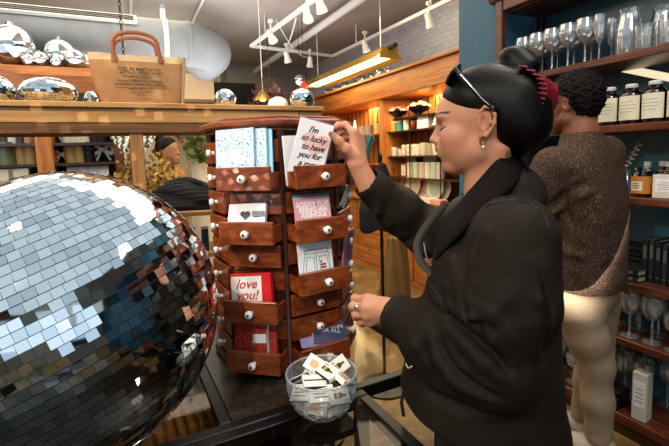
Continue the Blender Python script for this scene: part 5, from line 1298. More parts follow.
# ================================================================ goods on the right shelves
M_CLEAR = glass('clear glassware', refl=.24, body=.09, bodycol=(.8, .9, .95))
def lathe_mesh(name, prof, mat, seg=22, smooth=50, cap=True):
    m = MB(); m.lathe(prof, seg=seg, cap=cap); return m.build(name, mat, smooth=smooth)
def place(o, p, rz, label, cat, group=None): o.location = p; o.rotation_euler = (0, 0, rz); return tag(o, label, cat, group)
def cp(o, p, rz, label, cat, group=None):
    c = o.copy(); col.objects.link(c); return place(c, p, rz, label, cat, group)
SC_W = 1.12
WINE = [(0, 0), (.034, 0), (.034, .002), (.008, .006), (.0045, .014), (.004, .09), (.010, .098), (.030, .115), (.043, .145), (.044, .165), (.038, .205), (.037, .205), (.042, .165), (.041, .147), (.028, .118), (.006, .103), (0, .102)]
GOB = [(0, 0), (.036, 0), (.036, .003), (.009, .008), (.006, .02), (.006, .075), (.014, .085), (.036, .10), (.042, .13), (.041, .17), (.0395, .17), (.040, .13), (.034, .103), (.008, .09), (0, .09)]
TUMB = [(0, 0), (.034, 0), (.036, .003), (.040, .11), (.0385, .11), (.034, .008), (0, .008)]
CARA = [(0, 0), (.050, 0), (.056, .01), (.058, .12), (.048, .17), (.044, .19), (.05, .215), (.0485, .215), (.042, .19), (.046, .168), (.056, .118), (.054, .012), (0, .01)]
FLUTE = [(0, 0), (.032, 0), (.032, .002), (.006, .006), (.004, .014), (.004, .08), (.018, .10), (.026, .14), (.025, .22), (.024, .22), (.0245, .14), (.016, .102), (0, .09)]
WINE = [(r * 1.16, z * 1.08) for r, z in WINE]
protos = {}
def glassware(kind, prof, s, t, z, label, group, rz=0, flip=False):
    p = W(s, t, z + .0008)
    if kind not in protos:
        o = lathe_mesh(kind, prof, M_CLEAR); protos[kind] = o; return place(o, p, rz, label, 'glass', group)
    return cp(protos[kind], p, rz, label, 'glass', group)
Z1 = 1.841
for i, t in enumerate((1.86, 1.765, 1.67, 1.575, 1.48)):
    glassware('wine_glass', WINE, 2.16, t, Z1, 'clear stemmed wine glass in the front row of the top teal shelf', 'front wine glasses on the top shelf')
for i, t in enumerate((1.82, 1.72, 1.62, 1.52)):
    glassware('wine_glass', WINE, 2.27, t, Z1, 'clear stemmed wine glass in the second row of the top teal shelf', 'rear wine glasses on the top shelf')
glassware('champagne_flute', FLUTE, 2.15, 1.40, Z1, 'tall clear champagne flute beside the carafe on the top shelf', None)
glassware('carafe', CARA, 2.20, 1.29, Z1, 'clear glass carafe with cut sides on the top shelf, left one', None)
glassware('carafe', CARA, 2.31, 1.20, Z1, 'clear glass carafe at the back of the top shelf', None)
glassware('ribbed_tumbler', TUMB, 2.14, 1.19, Z1, 'clear tumbler in front on the top shelf, left of the last one', None)
glassware('ribbed_tumbler', TUMB, 2.14, 1.09, Z1, 'clear tumbler at the right picture edge on the top shelf', None)
glassware('carafe', CARA, 2.22, 1.01, Z1, 'clear glass carafe at the right picture edge on the top shelf', None)
glassware('champagne_flute', FLUTE, 2.28, 1.42, Z1, 'tall clear champagne flute behind the other flute on the top shelf', None)
for t, s in ((1.84, 2.15), (1.76, 2.2), (1.68, 2.14)):
    glassware('cordial_glass', [(r, z * .62) for r, z in GOB], s, t, 1.517, 'small clear goblet on the second teal shelf beside the man', 'small goblets on the second shelf')
# big dark jars with cream labels
M_DKGL = plain('dark amber glass', '#120a07', .12, coat=.6); M_LABEL = plain('cream paper label', '#e6dcc2', .6); M_CAPW = plain('white lid', '#e4e0d8', .4); M_INKL = plain('faded label ink', '#9b8f78', .7)
def big_jar(p, rz, label, group, lid=True):
    r = thing('candle_jar', label, 'jar', p, rz, group)
    m = MB(); m.lathe([(0, 0), (.044, 0), (.047, .004), (.047, .132), (.040, .146), (.030, .152), (.030, .165), (.0, .165)], seg=28); m.build('jar_body', M_DKGL, r, smooth=40)
    m = MB(); m.loft([[Vector((.0478 * sin(u), -.0478 * cos(u), z)) for u in np.linspace(-1.25, 1.25, 17)] for z in (.018, .128)], closed=False, cap=False); lb = m.build('paper_label', M_LABEL, r, smooth=60)
    m = MB()
    for z, w_ in ((.10, .7), (.085, .9), (.07, .85), (.055, .6)): m.loft([[Vector((.0482 * sin(u), -.0482 * cos(u), z + dz)) for u in np.linspace(-w_, w_, 9)] for dz in (0, .0025)], closed=False, cap=False)
    m.build('label_lines', M_INKL, lb)
    m = MB(); m.lathe([(0, .165), (.024, .165), (.026, .168), (.026, .180), (.022, .184), (0, .184)], seg=20); m.build('lid', M_CAPW if lid else M_BLACK, r, smooth=40)
    return r
faceS = YAW - PI / 2                                  # turns a label made towards -y towards the aisle (-s)
jl = ['leftmost dark jar with cream label beside the man\'s head', 'second dark jar with cream label from the man\'s head', 'third dark jar with cream label from the man\'s head', 'dark jar with cream label at the right picture edge']
j0 = None
for i, t in enumerate((1.338, 1.238, 1.138, 1.036)):
    if j0 is None: j0 = big_jar(W(2.15, t, 1.518), faceS, jl[i], 'labelled jars on the second shelf')
    else: dup(j0, W(2.15, t, 1.518), faceS, jl[i], 'labelled jars on the second shelf')
for i, t in enumerate((1.30, 1.20, 1.10)):
    dup(j0, W(2.26, t, 1.518), faceS, ['dark jar in the back row, white lid behind the second jar', 'dark jar in the back row, white lid behind the third jar', 'dark jar in the back row nearest the right picture edge'][i], 'back row jars on the second shelf')
lq = ST(on_s(646, 73, 2.39)); lt = thing('reflection_bar', 'slanting cream glow imitating a mirrored ceiling light behind the jars', 'light fixture', W(2.393, lq[1], lq[2]), YAW)  # glowing bar added for the ceiling light mirrored in the back panel
m = MB(); m.box((0, 0, 0), (.012, .26, .036), TR((0, 0, 0), rx=rad(21)), bev=.004); m.build('reflection', plain('cream reflection glow', '#f4e8c0', .4, emit=.9, ecol=hexc('#fff0c4')), lt)
m = MB(); m.box((.006, 0, 0), (.004, .275, .042), TR((0, 0, 0), rx=rad(21))); m.build('backing_strip', M_CHROME, lt)
# third shelf: orange jar, white boxes, sprig
Z3 = 1.18
oj = thing('preserve_jar', 'dark jar with orange label and cream panel on the third shelf', 'jar', W(2.15, 1.175, Z3 + .001), faceS)
m = MB(); m.lathe([(0, 0), (.040, 0), (.043, .004), (.043, .100), (.034, .112), (.034, .120), (0, .120)], seg=26); m.build('jar_body', M_DKGL, oj, smooth=40)
m = MB(); m.loft([[Vector((.0438 * sin(u), -.0438 * cos(u), z)) for u in np.linspace(-1.4, 1.4, 17)] for z in (.016, .095)], closed=False, cap=False); ol = m.build('orange_label', plain('orange label', '#c9781f', .5), oj, smooth=60)
m = MB(); m.loft([[Vector((.0443 * sin(u), -.0443 * cos(u), z)) for u in np.linspace(-.75, .5, 9)] for z in (.030, .072)], closed=False, cap=False); pn = m.build('cream_panel', M_LABEL, ol)
m = MB()
for z, w_ in ((.060, .35), (.050, .4), (.040, .3)): m.loft([[Vector((.0446 * sin(u - .12), -.0446 * cos(u - .12), z + dz)) for u in np.linspace(-w_, w_, 7)] for dz in (0, .004)], closed=False, cap=False)
m.build('label_lines', M_INK, pn)
m = MB(); m.lathe([(0, .120), (.036, .120), (.037, .123), (.037, .135), (0, .136)], seg=22); m.build('lid', M_CHROME, oj, smooth=40)
for i, (t, s) in enumerate(((1.215, 2.26), (1.17, 2.30), (1.13, 2.27))):
    o = thing('dropper_bottle', ['dark bottle with white cap behind the orange jar, left', 'dark bottle with white cap behind the orange jar, middle', 'dark bottle with white cap behind the orange jar, right'][i], 'bottle', W(s, t, Z3 + .001), 0, 'dark capped bottles behind the orange jar')
    m = MB(); m.lathe([(0, 0), (.022, 0), (.023, .003), (.023, .11), (.012, .125), (.012, .135), (0, .135)], seg=18); m.build('bottle_body', M_DKGL, o, smooth=40); m = MB(); m.lathe([(0, .135), (.015, .135), (.015, .158), (0, .158)], seg=14); m.build('cap', M_CAPW, o, smooth=40)
def wbox(name, label, cat, s, t, z, w_, h_, d_, mat, pm=None, rz=0., group=None, lines=True):
    o = thing(name, label, cat, W(s, t, z + .001), faceS + rz, group)
    m = MB(); m.box((0, 0, h_ / 2), (w_, d_, h_), bev=.002); m.build('carton', mat, o)
    if pm is not None:
        m = MB(); m.box((0, -d_ / 2 - .0006, h_ * .55), (w_ * .78, .001, h_ * .55)); lb = m.build('printed_panel', pm, o)
        if lines:
            m = MB()
            for i in range(4): m.box((0, -d_ / 2 - .0014, h_ * (.40 + .09 * i)), (w_ * (.6 - .1 * (i % 2)), .0008, h_ * .02))
            m.build('label_lines', M_INKL, lb)
    return o
wbox('gift_box', 'white gift box with printed panel right of the orange jar', 'box', 2.15, 1.065, Z3, .105, .105, .06, plain('cream box', '#ded7c8', .6), M_PAPER)
o = thing('dried_wreath', 'small bronze leaf garland lying on top of the white gift box', 'garland', W(2.15, 1.05, Z3 + .118), YAW)
m = MB()
for i in range(9): m.ball((.02 * sin(i * 2.1), -.05 + .012 * i, .004 * (i % 3)), .010, (1, 1.6, .35), 8, 6)
m.build('leaves', M_BRASS, o, smooth=50)
sg_ = on_s(634, 148, 2.3); o = thing('feather_sprig', 'pale feather sprig standing beside the man\'s shoulder', 'sprig', W(2.30, ST(sg_)[1], Z3 + .001), YAW)
m = MB(); L_ = sg_.z - Z3; m.tube([(0, .05, 0), (0, .03, L_ * .6), (0, -.02, L_ + .03)], .0016, 6); st_ = m.build('stem', M_CREAMC, o)
m = MB()
for i in range(10):
    u = i / 9; c = Vector((0, .03 - .05 * u, L_ * (.6 + .45 * u))); m.ball(c + Vector((0, .008 * (-1) ** i, 0)), .007, (.4, 1.5, .8), 8, 6)
m.build('barbs', plain('pale feather', '#b9b8b2', .7), o, smooth=50)
lv = thing('decanter', 'small glass decanter with silver stopper beside the sprig on the third shelf', 'bottle', W(2.28, 1.32, Z3 + .001), YAW)
m = MB(); m.lathe([(0, 0), (.03, 0), (.034, .02), (.03, .07), (.012, .09), (.012, .12), (.014, .122), (0, .122)], seg=20); m.build('decanter_body', M_CLEAR, lv, smooth=50); m = MB(); m.ball((0, 0, .135), .014, u=12, v=8); m.build('stopper', M_CHROME, lv, smooth=50)
# fourth shelf: books
Z4 = .775
M_BKC = [plain('book cloth %d' % i, c, .6) for i, c in enumerate(('#14171a', '#1d2326', '#10141b', '#2a2f33', '#17211f', '#20262f'))]; M_PAGES = plain('book pages', '#b9ab8c', .8); M_GREEN = plain('lime book cloth', '#8fae3c', .5); M_SILVERI = plain('silver foil', '#8a8d90', .35, metal=.6)
def book(label, M, w_, h_, t_, mat, group=None, foil=True):
    """spine towards local -y, thickness along x, height along z"""
    o = thing('book', label, 'book', M=M, group=group)
    m = MB()
    for sx in (-1, 1): m.box((sx * (t_ / 2 - .0015), 0, h_ / 2), (.003, w_, h_))
    m.box((0, -w_ / 2 + .0015, h_ / 2), (t_, .003, h_)); m.build('cover', mat, o)
    m = MB(); m.box((0, .002, h_ / 2), (t_ - .006, w_ - .008, h_ - .008)); m.build('pages', M_PAGES, o)
    if foil:
        for z0, z1 in ((.12, .15), (.55, .85)): m = MB(); m.box((0, -w_ / 2 - .0003, h_ * (z0 + z1) / 2), (t_ * .55, .0008, h_ * (z1 - z0))); m.build('spine_lettering', M_SILVERI, o)
    return o
BF = lambda s, t, z, extra=Matrix.Identity(4): Matrix.Translation(W(s, t, z)) @ Matrix.Rotation(faceS, 4, 'Z') @ extra
for i, (t, th, hh) in enumerate(((1.165, .026, .20), (1.136, .024, .205), (1.108, .026, .20), (1.080, .022, .19), (1.055, .024, .185), (1.028, .022, .18))):
    book('%s upright dark book counted from the man on the fourth shelf' % ['first', 'second', 'third', 'fourth', 'fifth', 'sixth'][i], BF(2.24, t, Z4 + .001), .13, hh, th, M_BKC[i], 'upright dark books on the fourth shelf')
book('lime green book standing at the right picture edge', BF(2.17, .998, Z4 + .001), .13, .19, .024, M_GREEN, foil=False)
lay = Matrix.Rotation(rad(90), 4, 'Y')
for i in range(2): book(['lower dark book lying flat in front of the upright books', 'upper dark book lying flat in front of the upright books'][i], BF(2.16, 1.235, Z4 + .017 + .030 * i, Matrix.Translation((-.075, 0, 0)) @ lay), .10, .155, .028, M_BKC[i + 1], 'dark books lying on the fourth shelf', foil=True)
for i in range(6): book('%s thin book from the bottom of the leaning stack beside the man' % ['first', 'second', 'third', 'fourth', 'fifth', 'sixth'][i], BF(2.27, 1.25 + .004 * (i % 2), Z4 + .012 + .026 * i, Matrix.Translation((-.06, 0, 0)) @ lay), .12, .14, .022, M_BKC[(i * 2) % 6], 'stacked thin books beside the man', foil=False)
# fifth and sixth shelf glasses
Z5, Z6 = .494, .11
gl5 = [(2.15, 1.86, 'w'), (2.17, 1.76, 'w'), (2.15, 1.66, 'w'), (2.16, 1.30, 'g'), (2.15, 1.205, 'w'), (2.16, 1.11, 'w'), (2.15, 1.015, 'g'), (2.27, 1.33, 'w'), (2.28, 1.23, 'w'), (2.27, 1.14, 'g'), (2.28, 1.05, 'w'), (2.27, .97, 'w'), (2.35, 1.28, 'w'), (2.35, 1.18, 'w'), (2.35, 1.09, 'w'), (2.35, 1.0, 'w')]
for s, t, k in gl5:
    near = 'front' if s < 2.2 else 'back'
    if k == 'w': glassware('wine_glass', WINE, s, t, Z5, 'clear wine glass in the %s row of the shelf below the books' % near, '%s wine glasses below the books' % near)
    else: glassware('goblet', GOB, s, t, Z5, 'clear short goblet in the %s row of the shelf below the books' % near, '%s goblets below the books' % near)
for s, t in ((2.15, 1.80), (2.16, 1.70), (2.15, 1.60), (2.17, 1.50), (2.26, 1.75), (2.27, 1.65), (2.26, 1.55)):
    glassware('goblet', GOB, s, t, Z6, 'clear goblet on the lowest shelf left of the man\'s legs', 'goblets on the lowest shelf behind the man')
for s, t in ((2.27, 1.38), (2.28, 1.29), (2.27, 1.20), (2.19, 1.37), (2.36, 1.33), (2.36, 1.23), (2.36, 1.13)):
    glassware('wine_glass', WINE, s, t, Z6, 'clear wine glass on the lowest shelf between legs and white box', 'wine glasses on the lowest shelf')
pb = on_s(625, 402, 2.14)
for i in range(3): wbox('flat_black_box', '%s flat black box in the little stack on the lowest shelf' % ['bottom', 'middle', 'top'][i], 'box', 2.15, 1.27, Z6 + .031 * i, .10, .03, .10, M_BLACK, None, .05 * i, 'flat black boxes on the lowest shelf')
bo = wbox('tall_box', 'tall white box with faint lettering on the lowest shelf', 'box', 2.14, 1.13, Z6, .062, .235, .062, plain('ivory box', '#d8cfbb', .6), M_PAPER, .1)

# ================================================================ goods in the honey cabinet
def cabpt(px, py, z, s=2.82): p = on_s(px, py, s); return Vector((p.x, p.y, z + .001))
def cyl_thing(name, label, cat, p, r, h_, mat, group=None, taper=1., lid=None):
    o = thing(name, label, cat, p, 0, group); m = MB(); m.lathe([(0, 0), (r * taper, 0), (r, h_), (r * .9, h_), (r * .85 * taper, .006), (0, .006)], seg=18); m.build('cup_body', mat, o, smooth=40)
    if lid is not None: m = MB(); m.lathe([(0, h_), (r * 1.04, h_), (r * 1.04, h_ + .012), (0, h_ + .014)], seg=18); m.build('lid', lid, o, smooth=40)
    return o
ZA, ZB, ZC = CSH
FL = [plain('flower %d' % i, c, .6) for i, c in enumerate(('#f2e6d2', '#ee9a5a', '#e9b9a8', '#e8d06a', '#d96a4a', '#f7f1ea', '#9fb05a'))]
for i, (px, lab) in enumerate(((398, 'black footed bowl of pastel paper flowers, left one on the wire shelf'), (419, 'black footed bowl of pastel paper flowers, right one on the wire shelf'))):
    p = cabpt(px, 112 - 5 * i, 1.80, 2.86); o = thing('flower_bowl', lab, 'bowl', p, 0, 'flower bowls on the wire shelf')
    m = MB(); m.lathe([(0, 0), (.06, 0), (.03, .02), (.03, .03), (.09, .06), (.125, .10), (.12, .10), (.085, .07), (0, .05)], seg=24); m.build('bowl_body', M_BLACK, o, smooth=50)
    rg = random.Random(i)
    for q in range(30):
        a = rg.random() * 6.28; rr_ = .11 * math.sqrt(rg.random()); z = .085 + .075 * (1 - rr_ / .11) + .02 * rg.random(); m = MB(); c = Vector((rr_ * cos(a), rr_ * sin(a), z))
        for k in range(5): m.ball(c + Vector((.016 * cos(k * 1.257), .016 * sin(k * 1.257), 0)), .017, (1, 1, .6), 8, 6)
        m.ball(c + Vector((0, 0, .008)), .010, u=8, v=6); m.build('paper_flower', FL[rg.randrange(7)], o, smooth=50)
m = MB(); rbox(m, 2.74, 3.05, 2.75, 4.1, 1.783, 1.799); m.build('wire_shelf_board', M_BLACK, cb)
def cone_tree(p, label, mat, h_=.16, base=None):
    o = thing('bottle_brush_tree', label, 'ornament', p, 0, 'little tree ornaments'); m = MB(); pr = [(0, .02)]
    for k in range(5): z = .02 + (h_ - .02) * k / 5; pr += [(.05 * (1 - k / 5.2), z), (.035 * (1 - k / 5.2), z + (h_ - .02) / 6)]
    m.lathe(pr + [(.001, h_)], seg=14); m.build('branches', mat, o, smooth=30); m = MB(); m.lathe([(0, 0), (.025, 0), (.02, .02), (0, .02)], seg=12); m.build('stand', base or M_SHELF, o, smooth=40); return o
cone_tree(cabpt(437, 122, ZA, 2.8), 'white tree ornament right of the flower bowls', M_CREAMC, .2)
cone_tree(cabpt(444, 122, ZA, 2.86), 'white tree ornament with red top behind the first one', plain('white red ornament', '#e8c9bd', .5), .22)
cone_tree(cabpt(355, 128, 1.66, 2.85), 'white tree ornament on a brown pot in the left cabinet bay', M_CREAMC, .22, M_SHELF)
M_PAT = speckle('pink dotted paper', '#eed9d4', '#d77f86', 60, .3); M_PATG = speckle('green dotted paper', '#e4e6cf', '#8aa06a', 60, .3)
for i in range(5):
    o = wbox('gift_box', '%s pastel box from the bottom of the stacked gift boxes' % ['first', 'second', 'third', 'fourth', 'fifth'][i], 'box', 2.83, 3.63, ZA + .046 * i - .28 * 0, .19 - .01 * i, .045, .12, [M_PAT, M_PAPER, M_PATG, M_PAT, M_PAPER][i], None, 0, 'stacked pastel boxes in the cabinet') if i < 3 else None
for i, (px, c, lab) in enumerate(((394, '#d8b23a', 'yellow jar on the upper cabinet shelf'), (400, '#4f9a93', 'teal jar on the upper cabinet shelf'), (407, '#d9cdb8', 'cream jar on the upper cabinet shelf'))):
    cyl_thing('storage_jar', lab, 'jar', cabpt(px, 126, ZA, 2.8), .04, .10, plain('jar glaze ' + c, c, .35), 'jars on the upper cabinet shelf', lid=M_CREAMC)
for i, px in enumerate((380, 384.5, 389)): cyl_thing('grey_canister', '%s grey canister on the left end of the upper cabinet shelf' % ['first', 'second', 'third'][i], 'canister', cabpt(px, 128, ZA, 2.80), .045, .13, plain('stone canister', '#a79c90', .6), 'grey canisters', lid=M_SHELFD)
for i, px in enumerate((363, 369)): cyl_thing('grey_canister', '%s grey canister in the left cabinet bay' % ['far', 'near'][i], 'canister', cabpt(px, 128, 1.66, 2.8), .045, .12, plain('stone canister', '#a79c90', .6), 'grey canisters in the left bay')
M_CUP = [M_CREAMC, plain('ivory cup', '#dccfb2', .4), plain('sand cup', '#bfae8a', .45)]
for i, (px, r, h_) in enumerate(((395, .045, .10), (401, .04, .08), (413, .045, .10), (419, .05, .12), (425, .05, .13), (431, .045, .12), (437, .05, .13), (443, .045, .11))):
    cyl_thing('mug', '%s cream cup from the left on the middle cabinet shelf' % ['first', 'second', 'third', 'fourth', 'fifth', 'sixth', 'seventh', 'eighth'][i], 'cup', cabpt(px, 146, ZB, 2.8), r, h_, M_CUP[i % 3], 'cups on the middle cabinet shelf', .8)
for i, (px, s_) in enumerate(((404, 'J'), (409, 'O'), (414, 'Y'))):
    o = thing('letter_block', 'cream letter block %s on the middle cabinet shelf' % s_, 'letter block', cabpt(px, 146, ZB, 2.765), faceS); m = MB(); m.box((0, 0, .06), (.06, .03, .12), bev=.004); bk_ = m.build('block', M_LABEL, o)
    text_obj('lettering', s_, .10, plain('gold letter', '#a8842f', .4), bk_, Matrix.Translation((0, -.0155, .06)) @ Matrix.Rotation(rad(90), 4, 'X'))
o = thing('picture_frame', 'small red picture frame on the third cabinet shelf', 'picture frame', cabpt(404, 168, ZC, 2.79), faceS)
m = MB(); m.box((0, 0, .075), (.11, .015, .15), bev=.004); m.build('frame', plain('red frame', '#b8392a', .4), o); m = MB(); m.box((0, -.009, .075), (.08, .002, .115)); m.build('picture', M_PATG, o)
for i, px in enumerate((411, 417, 423, 429, 435, 441)): cyl_thing('tea_tin', '%s pale tin from the left on the third cabinet shelf' % ['first', 'second', 'third', 'fourth', 'fifth', 'sixth'][i], 'tin', cabpt(px, 168, ZC, 2.80), .042, .15, [M_LABEL, plain('pale green tin', '#c5cfae', .45), plain('blush tin', '#dcbcae', .45)][i % 3], 'pale tins on the third cabinet shelf', lid=M_CREAMC)
def plate(p, lean, r, mat, label, group):
    o = thing('plate', label, 'plate', M=Matrix.Translation(p) @ Matrix.Rotation(faceS, 4, 'Z') @ TR((0, 0, r * cos(lean))) @ Matrix.Rotation(rad(90) - lean, 4, 'X'), group=group)
    m = MB(); m.lathe([(0, 0), (r * .6, 0), (r, .018), (r, .021), (r * .6, .005), (0, .005)], seg=28); m.build('dish', mat, o, smooth=50); m = MB(); m.lathe([(r * .68, .0075), (r * .9, .0165), (r * .9, .0172), (r * .68, .0082)], seg=28, cap=False); m.build('rim_band', M_CREAMC, o, smooth=50); return o
PL = [plain('sage plate', '#a9b98d', .4), plain('rose plate', '#dfa79c', .4), plain('ivory plate', '#e6dcc4', .4), plain('mint plate', '#bcd0ad', .4)]
for i, (px, r, k, lab) in enumerate(((406, .14, 0, 'sage green plate standing leftmost on the cabinet counter'), (414, .155, 2, 'ivory plate standing second from left on the cabinet counter'), (425, .155, 1, 'rose pink plate standing on the cabinet counter'), (436, .16, 3, 'mint plate standing on the cabinet counter'), (444, .14, 2, 'ivory plate standing rightmost on the cabinet counter'))):
    plate(cabpt(px, 190, .911, 2.90 - .035 * (i % 2)), .2, r * .88, PL[k], lab, 'plates standing on the cabinet counter')
for i, px in enumerate((411, 431)): plate(cabpt(px, 168, ZC, 2.98), .12, .13, PL[2], ['ivory plate standing behind the tins, left', 'ivory plate standing behind the tins, right'][i], 'plates behind the tins')
for i, (px, c, lab) in enumerate(((410, '#c9c7a0', 'sage soap tray on the cabinet counter'), (419, '#e2a9a2', 'pink napkin box on the cabinet counter'), (429, '#e8d9c0', 'cream napkin box on the cabinet counter'), (439, '#d59a92', 'rose napkin box on the cabinet counter'))):
    p = on_s(px, 202, 2.70); wbox('napkin_box', lab, 'box', 2.70, ST(p)[1], .911, .15, .045, .10, plain('napkin ' + c, c, .6), None, 0, 'napkin boxes on the cabinet counter')
# black and white dog figurine, wire basket, dark coat on a stand at the counter's left end
p = cabpt(390, 160, ZC, 2.80); o = thing('dog_figurine', 'black and white dog figurine on the third cabinet shelf', 'figurine', p, YAW + PI / 2)
f_ = Sdf((-.12, -.06, -.01), (.12, .06, .17), .004); f_.ell((0, 0, .085), (.065, .032, .035), .01); f_.ell((.075, 0, .125), (.028, .024, .026), .015); f_.cone((.05, 0, .10), (.07, 0, .12), .022, .02, .01); f_.cone((.09, 0, .118), (.112, 0, .112), .013, .010, .008)
for a in (-1, 1):
    for x in (-.045, .045): f_.chain([(x, a * .02, .075), (x + .006, a * .02, .04), (x, a * .02, .004)], [.014, .010, .010], .008)
    f_.chain([(.065, a * .02, .145), (.055, a * .03, .115)], [.008, .007], .005)
f_.chain([(-.06, 0, .1), (-.085, 0, .13)], [.009, .005], .006); V, Q = f_.mesh(); Cc = np.tile(np.array(hexc('#e8e2d6')), (len(V), 1)); bl = vnoise(V[:, 0], V[:, 1], V[:, 2], 60, 1.1) > .15; Cc[bl] = hexc('#17130f')
mesh_obj('figurine_body', [(V, Q, Cc)], vcol('glazed figurine', .3), o)
p = cabpt(384, 150, ZB, 2.8); o = thing('wire_basket', 'black wire basket at the left end of the middle cabinet shelf', 'basket', p, YAW)
m = MB()
for z in (0.004, .04, .08): m.tube([(.05 * cos(u), .07 * sin(u), z) for u in np.linspace(0, 2 * PI, 17)], .003, 5, cap=False)
for u in np.linspace(0, 2 * PI, 12, endpoint=False): m.cyl((.05 * cos(u), .07 * sin(u), .003), (.05 * cos(u), .07 * sin(u), .08), .0022, seg=5)
m.build('wire_cage', M_BLACK, o)
# ================================================================ far left shelves, shrub, lamp, folded clothes
def fcp(px, z, dt=.2): p = on_t(px, 150, TFC + dt); return Vector((p.x, p.y, z + .001))
M_JARG = plain('honey jar glass', '#caa35c', .3); M_BOWW = plain('white ribbon', '#efe9dc', .6)
z0, z1, z2 = pz
def bow(p, sz, label):
    o = thing('ribbon_bow', label, 'bow', p, YAW, 'white ribbon bows on the far shelves')
    m = MB()
    for sx in (-1, 1):
        pts = [(sx * sz * (.06 + .42 * sin(u / 2)) , 0, sz * .60 + sz * .20 * sin(u) ) for u in np.linspace(0, 2 * PI, 17)]
        m.tube(pts, [sz * (.07 + .07 * sin(i / 16 * PI)) for i in range(17)], 8, flat=1.2, up=(0, 1, 0))
    m.build('loops', M_BOWW, o, smooth=60)
    m = MB(); m.ball((0, 0, sz * .60), sz * .13, u=10, v=8)
    for sx in (-1, 1): m.tube([(sx * sz * .03, 0, sz * .55), (sx * sz * .18, 0, sz * .3), (sx * sz * .30, 0, .06 * sz)], [sz * .07, sz * .10, sz * .12], 8, flat=.5)
    m.build('tails', M_BOWW, o, smooth=60); return o
bow(fcp(57, z0), .17, 'white ribbon bow on the upper far-left shelf beside the orange pilaster')
bow(fcp(61, z1), .14, 'white ribbon bow on the middle far-left shelf beside the orange pilaster')
bow(fcp(103, z1), .20, 'white ribbon bow on the middle far-left shelf right of the black tins')
def candle(px, z, label, r=.055, h_=.16, mat=None, group='honey coloured candle jars'):
    return cyl_thing('candle_jar', label, 'jar', fcp(px, z), r, h_, mat or M_JARG, group, .9, M_CREAMC)
candle(21, z1, 'honey coloured candle jar left of the orange pilaster, left one'); candle(30, z1, 'honey coloured candle jar left of the orange pilaster, right one')
candle(70, z1, 'honey coloured candle jar right of the orange pilaster, left one'); candle(79, z1, 'honey coloured candle jar right of the orange pilaster, right one')
for i, (px, c) in enumerate(((6, '#3d3a30'), (14, '#d8d2c0'), (22, '#2b2a28'), (30, '#b98a5a'))):
    cyl_thing('storage_jar', ['dark olive jar on the upper far-left shelf', 'off white jar on the upper far-left shelf', 'black jar on the upper far-left shelf', 'tan jar on the upper far-left shelf'][i], 'jar', fcp(px, z0), .05, .15, plain('far jar ' + c, c, .4), 'jars on the upper far-left shelf')
o = cyl_thing('cone_bottle', 'greenish conical bottle at the left picture edge', 'bottle', fcp(5, z1), .085, .2, plain('olive bottle', '#6f7446', .3), None, 1.1)
for i, px in enumerate((68, 74, 80, 86)): cyl_thing('cream_pot', '%s cream pot from the left on the upper far shelf' % ['first', 'second', 'third', 'fourth'][i], 'pot', fcp(px, z0), .05, .13 - .02 * (i % 2), M_LABEL, 'cream pots on the upper far shelf')
for i in range(3):
    o = thing('black_tin', '%s black tin stacked on the middle far shelf' % ['bottom', 'middle', 'top'][i], 'tin', fcp(89, z1 + .065 * i), 0, 'stacked black tins'); m = MB(); m.lathe([(0, 0), (.055, 0), (.055, .055), (0, .056)], seg=20); m.build('tin_body', M_BLACK, o, smooth=40); m = MB(); m.lathe([(.0555, .04), (.057, .04), (.057, .06), (0, .062)], seg=20); m.build('lid', M_BLACKM, o, smooth=40)
for i, px in enumerate((96, 103)): cyl_thing('dark_round_tin', '%s dark round tin on the upper far shelf' % ['left', 'right'][i], 'tin', fcp(px, z0), .055, .10, M_BLACKM, 'dark round tins', lid=M_BLACK)
for i, px in enumerate((71, 81, 91, 101)):
    o = thing('price_card', '%s white card in the row on the lowest far shelf' % ['first', 'second', 'third', 'fourth'][i], 'card', fcp(px, z2, .1), YAW, 'white cards on the lowest far shelf'); m = MB(); m.box((0, 0, .055), (.10, .006, .11), TR((0, 0, 0), rx=rad(-12))); m.build('card_body', M_PAPER, o); m = MB(); m.box((0, .03, .004), (.10, .07, .006)); m.build('easel_foot', M_PAPER, o)
for i, px in enumerate((6, 17)):
    o = thing('white_box', '%s long white box on the lowest far-left shelf' % ['left', 'right'][i], 'box', fcp(px, z2, .1), YAW, 'white boxes lowest far-left shelf'); m = MB(); m.box((0, 0, .05), (.15, .1, .10), bev=.004); m.build('carton', M_LABEL, o); m = MB(); m.box((0, 0, .102), (.155, .105, .012), bev=.003); m.build('lid', M_PAPER, o)

# beaded chandelier
cc = at(134, 141, 3.4); o = thing('bead_chandelier', 'bowl-shaped chandelier of white and dark beads behind the pine post', 'chandelier', (cc.x, cc.y, cc.z))
m = MB(); mm = MB()
for i, (z, r) in enumerate(((.10, .145), (.065, .150), (.03, .145), (-.005, .130), (-.04, .105), (-.07, .07))):
    n = int(2 * PI * r / .030)
    for k in range(n):
        a = 2 * PI * (k + .5 * (i % 2)) / n; (m if (k + i) % 2 else mm).ball((r * cos(a), r * sin(a), z), .0155, (1, 1, 1.15), 8, 6)
m.build('white_beads', plain('pearl bead', '#f3eedd', .3, emit=.35), o, smooth=60); mm.build('dark_beads', plain('sage bead', '#6d7566', .3), o, smooth=60)
m = MB(); m.tube([(.145 * cos(u), .145 * sin(u), .118) for u in np.linspace(0, 2 * PI, 33)], .006, 6, cap=False); m.cyl((0, 0, .1), (0, 0, 3.1 - cc.z), .0012, seg=6)
for a in (0, 2.1, 4.2): m.cyl((.145 * cos(a), .145 * sin(a), .118), (0, 0, .30), .003, seg=5)
m.build('metal_frame', M_BRASS, o, smooth=60); m = MB(); m.ball((0, 0, .05), .035); m.build('bulb', M_BULB, o, smooth=60)

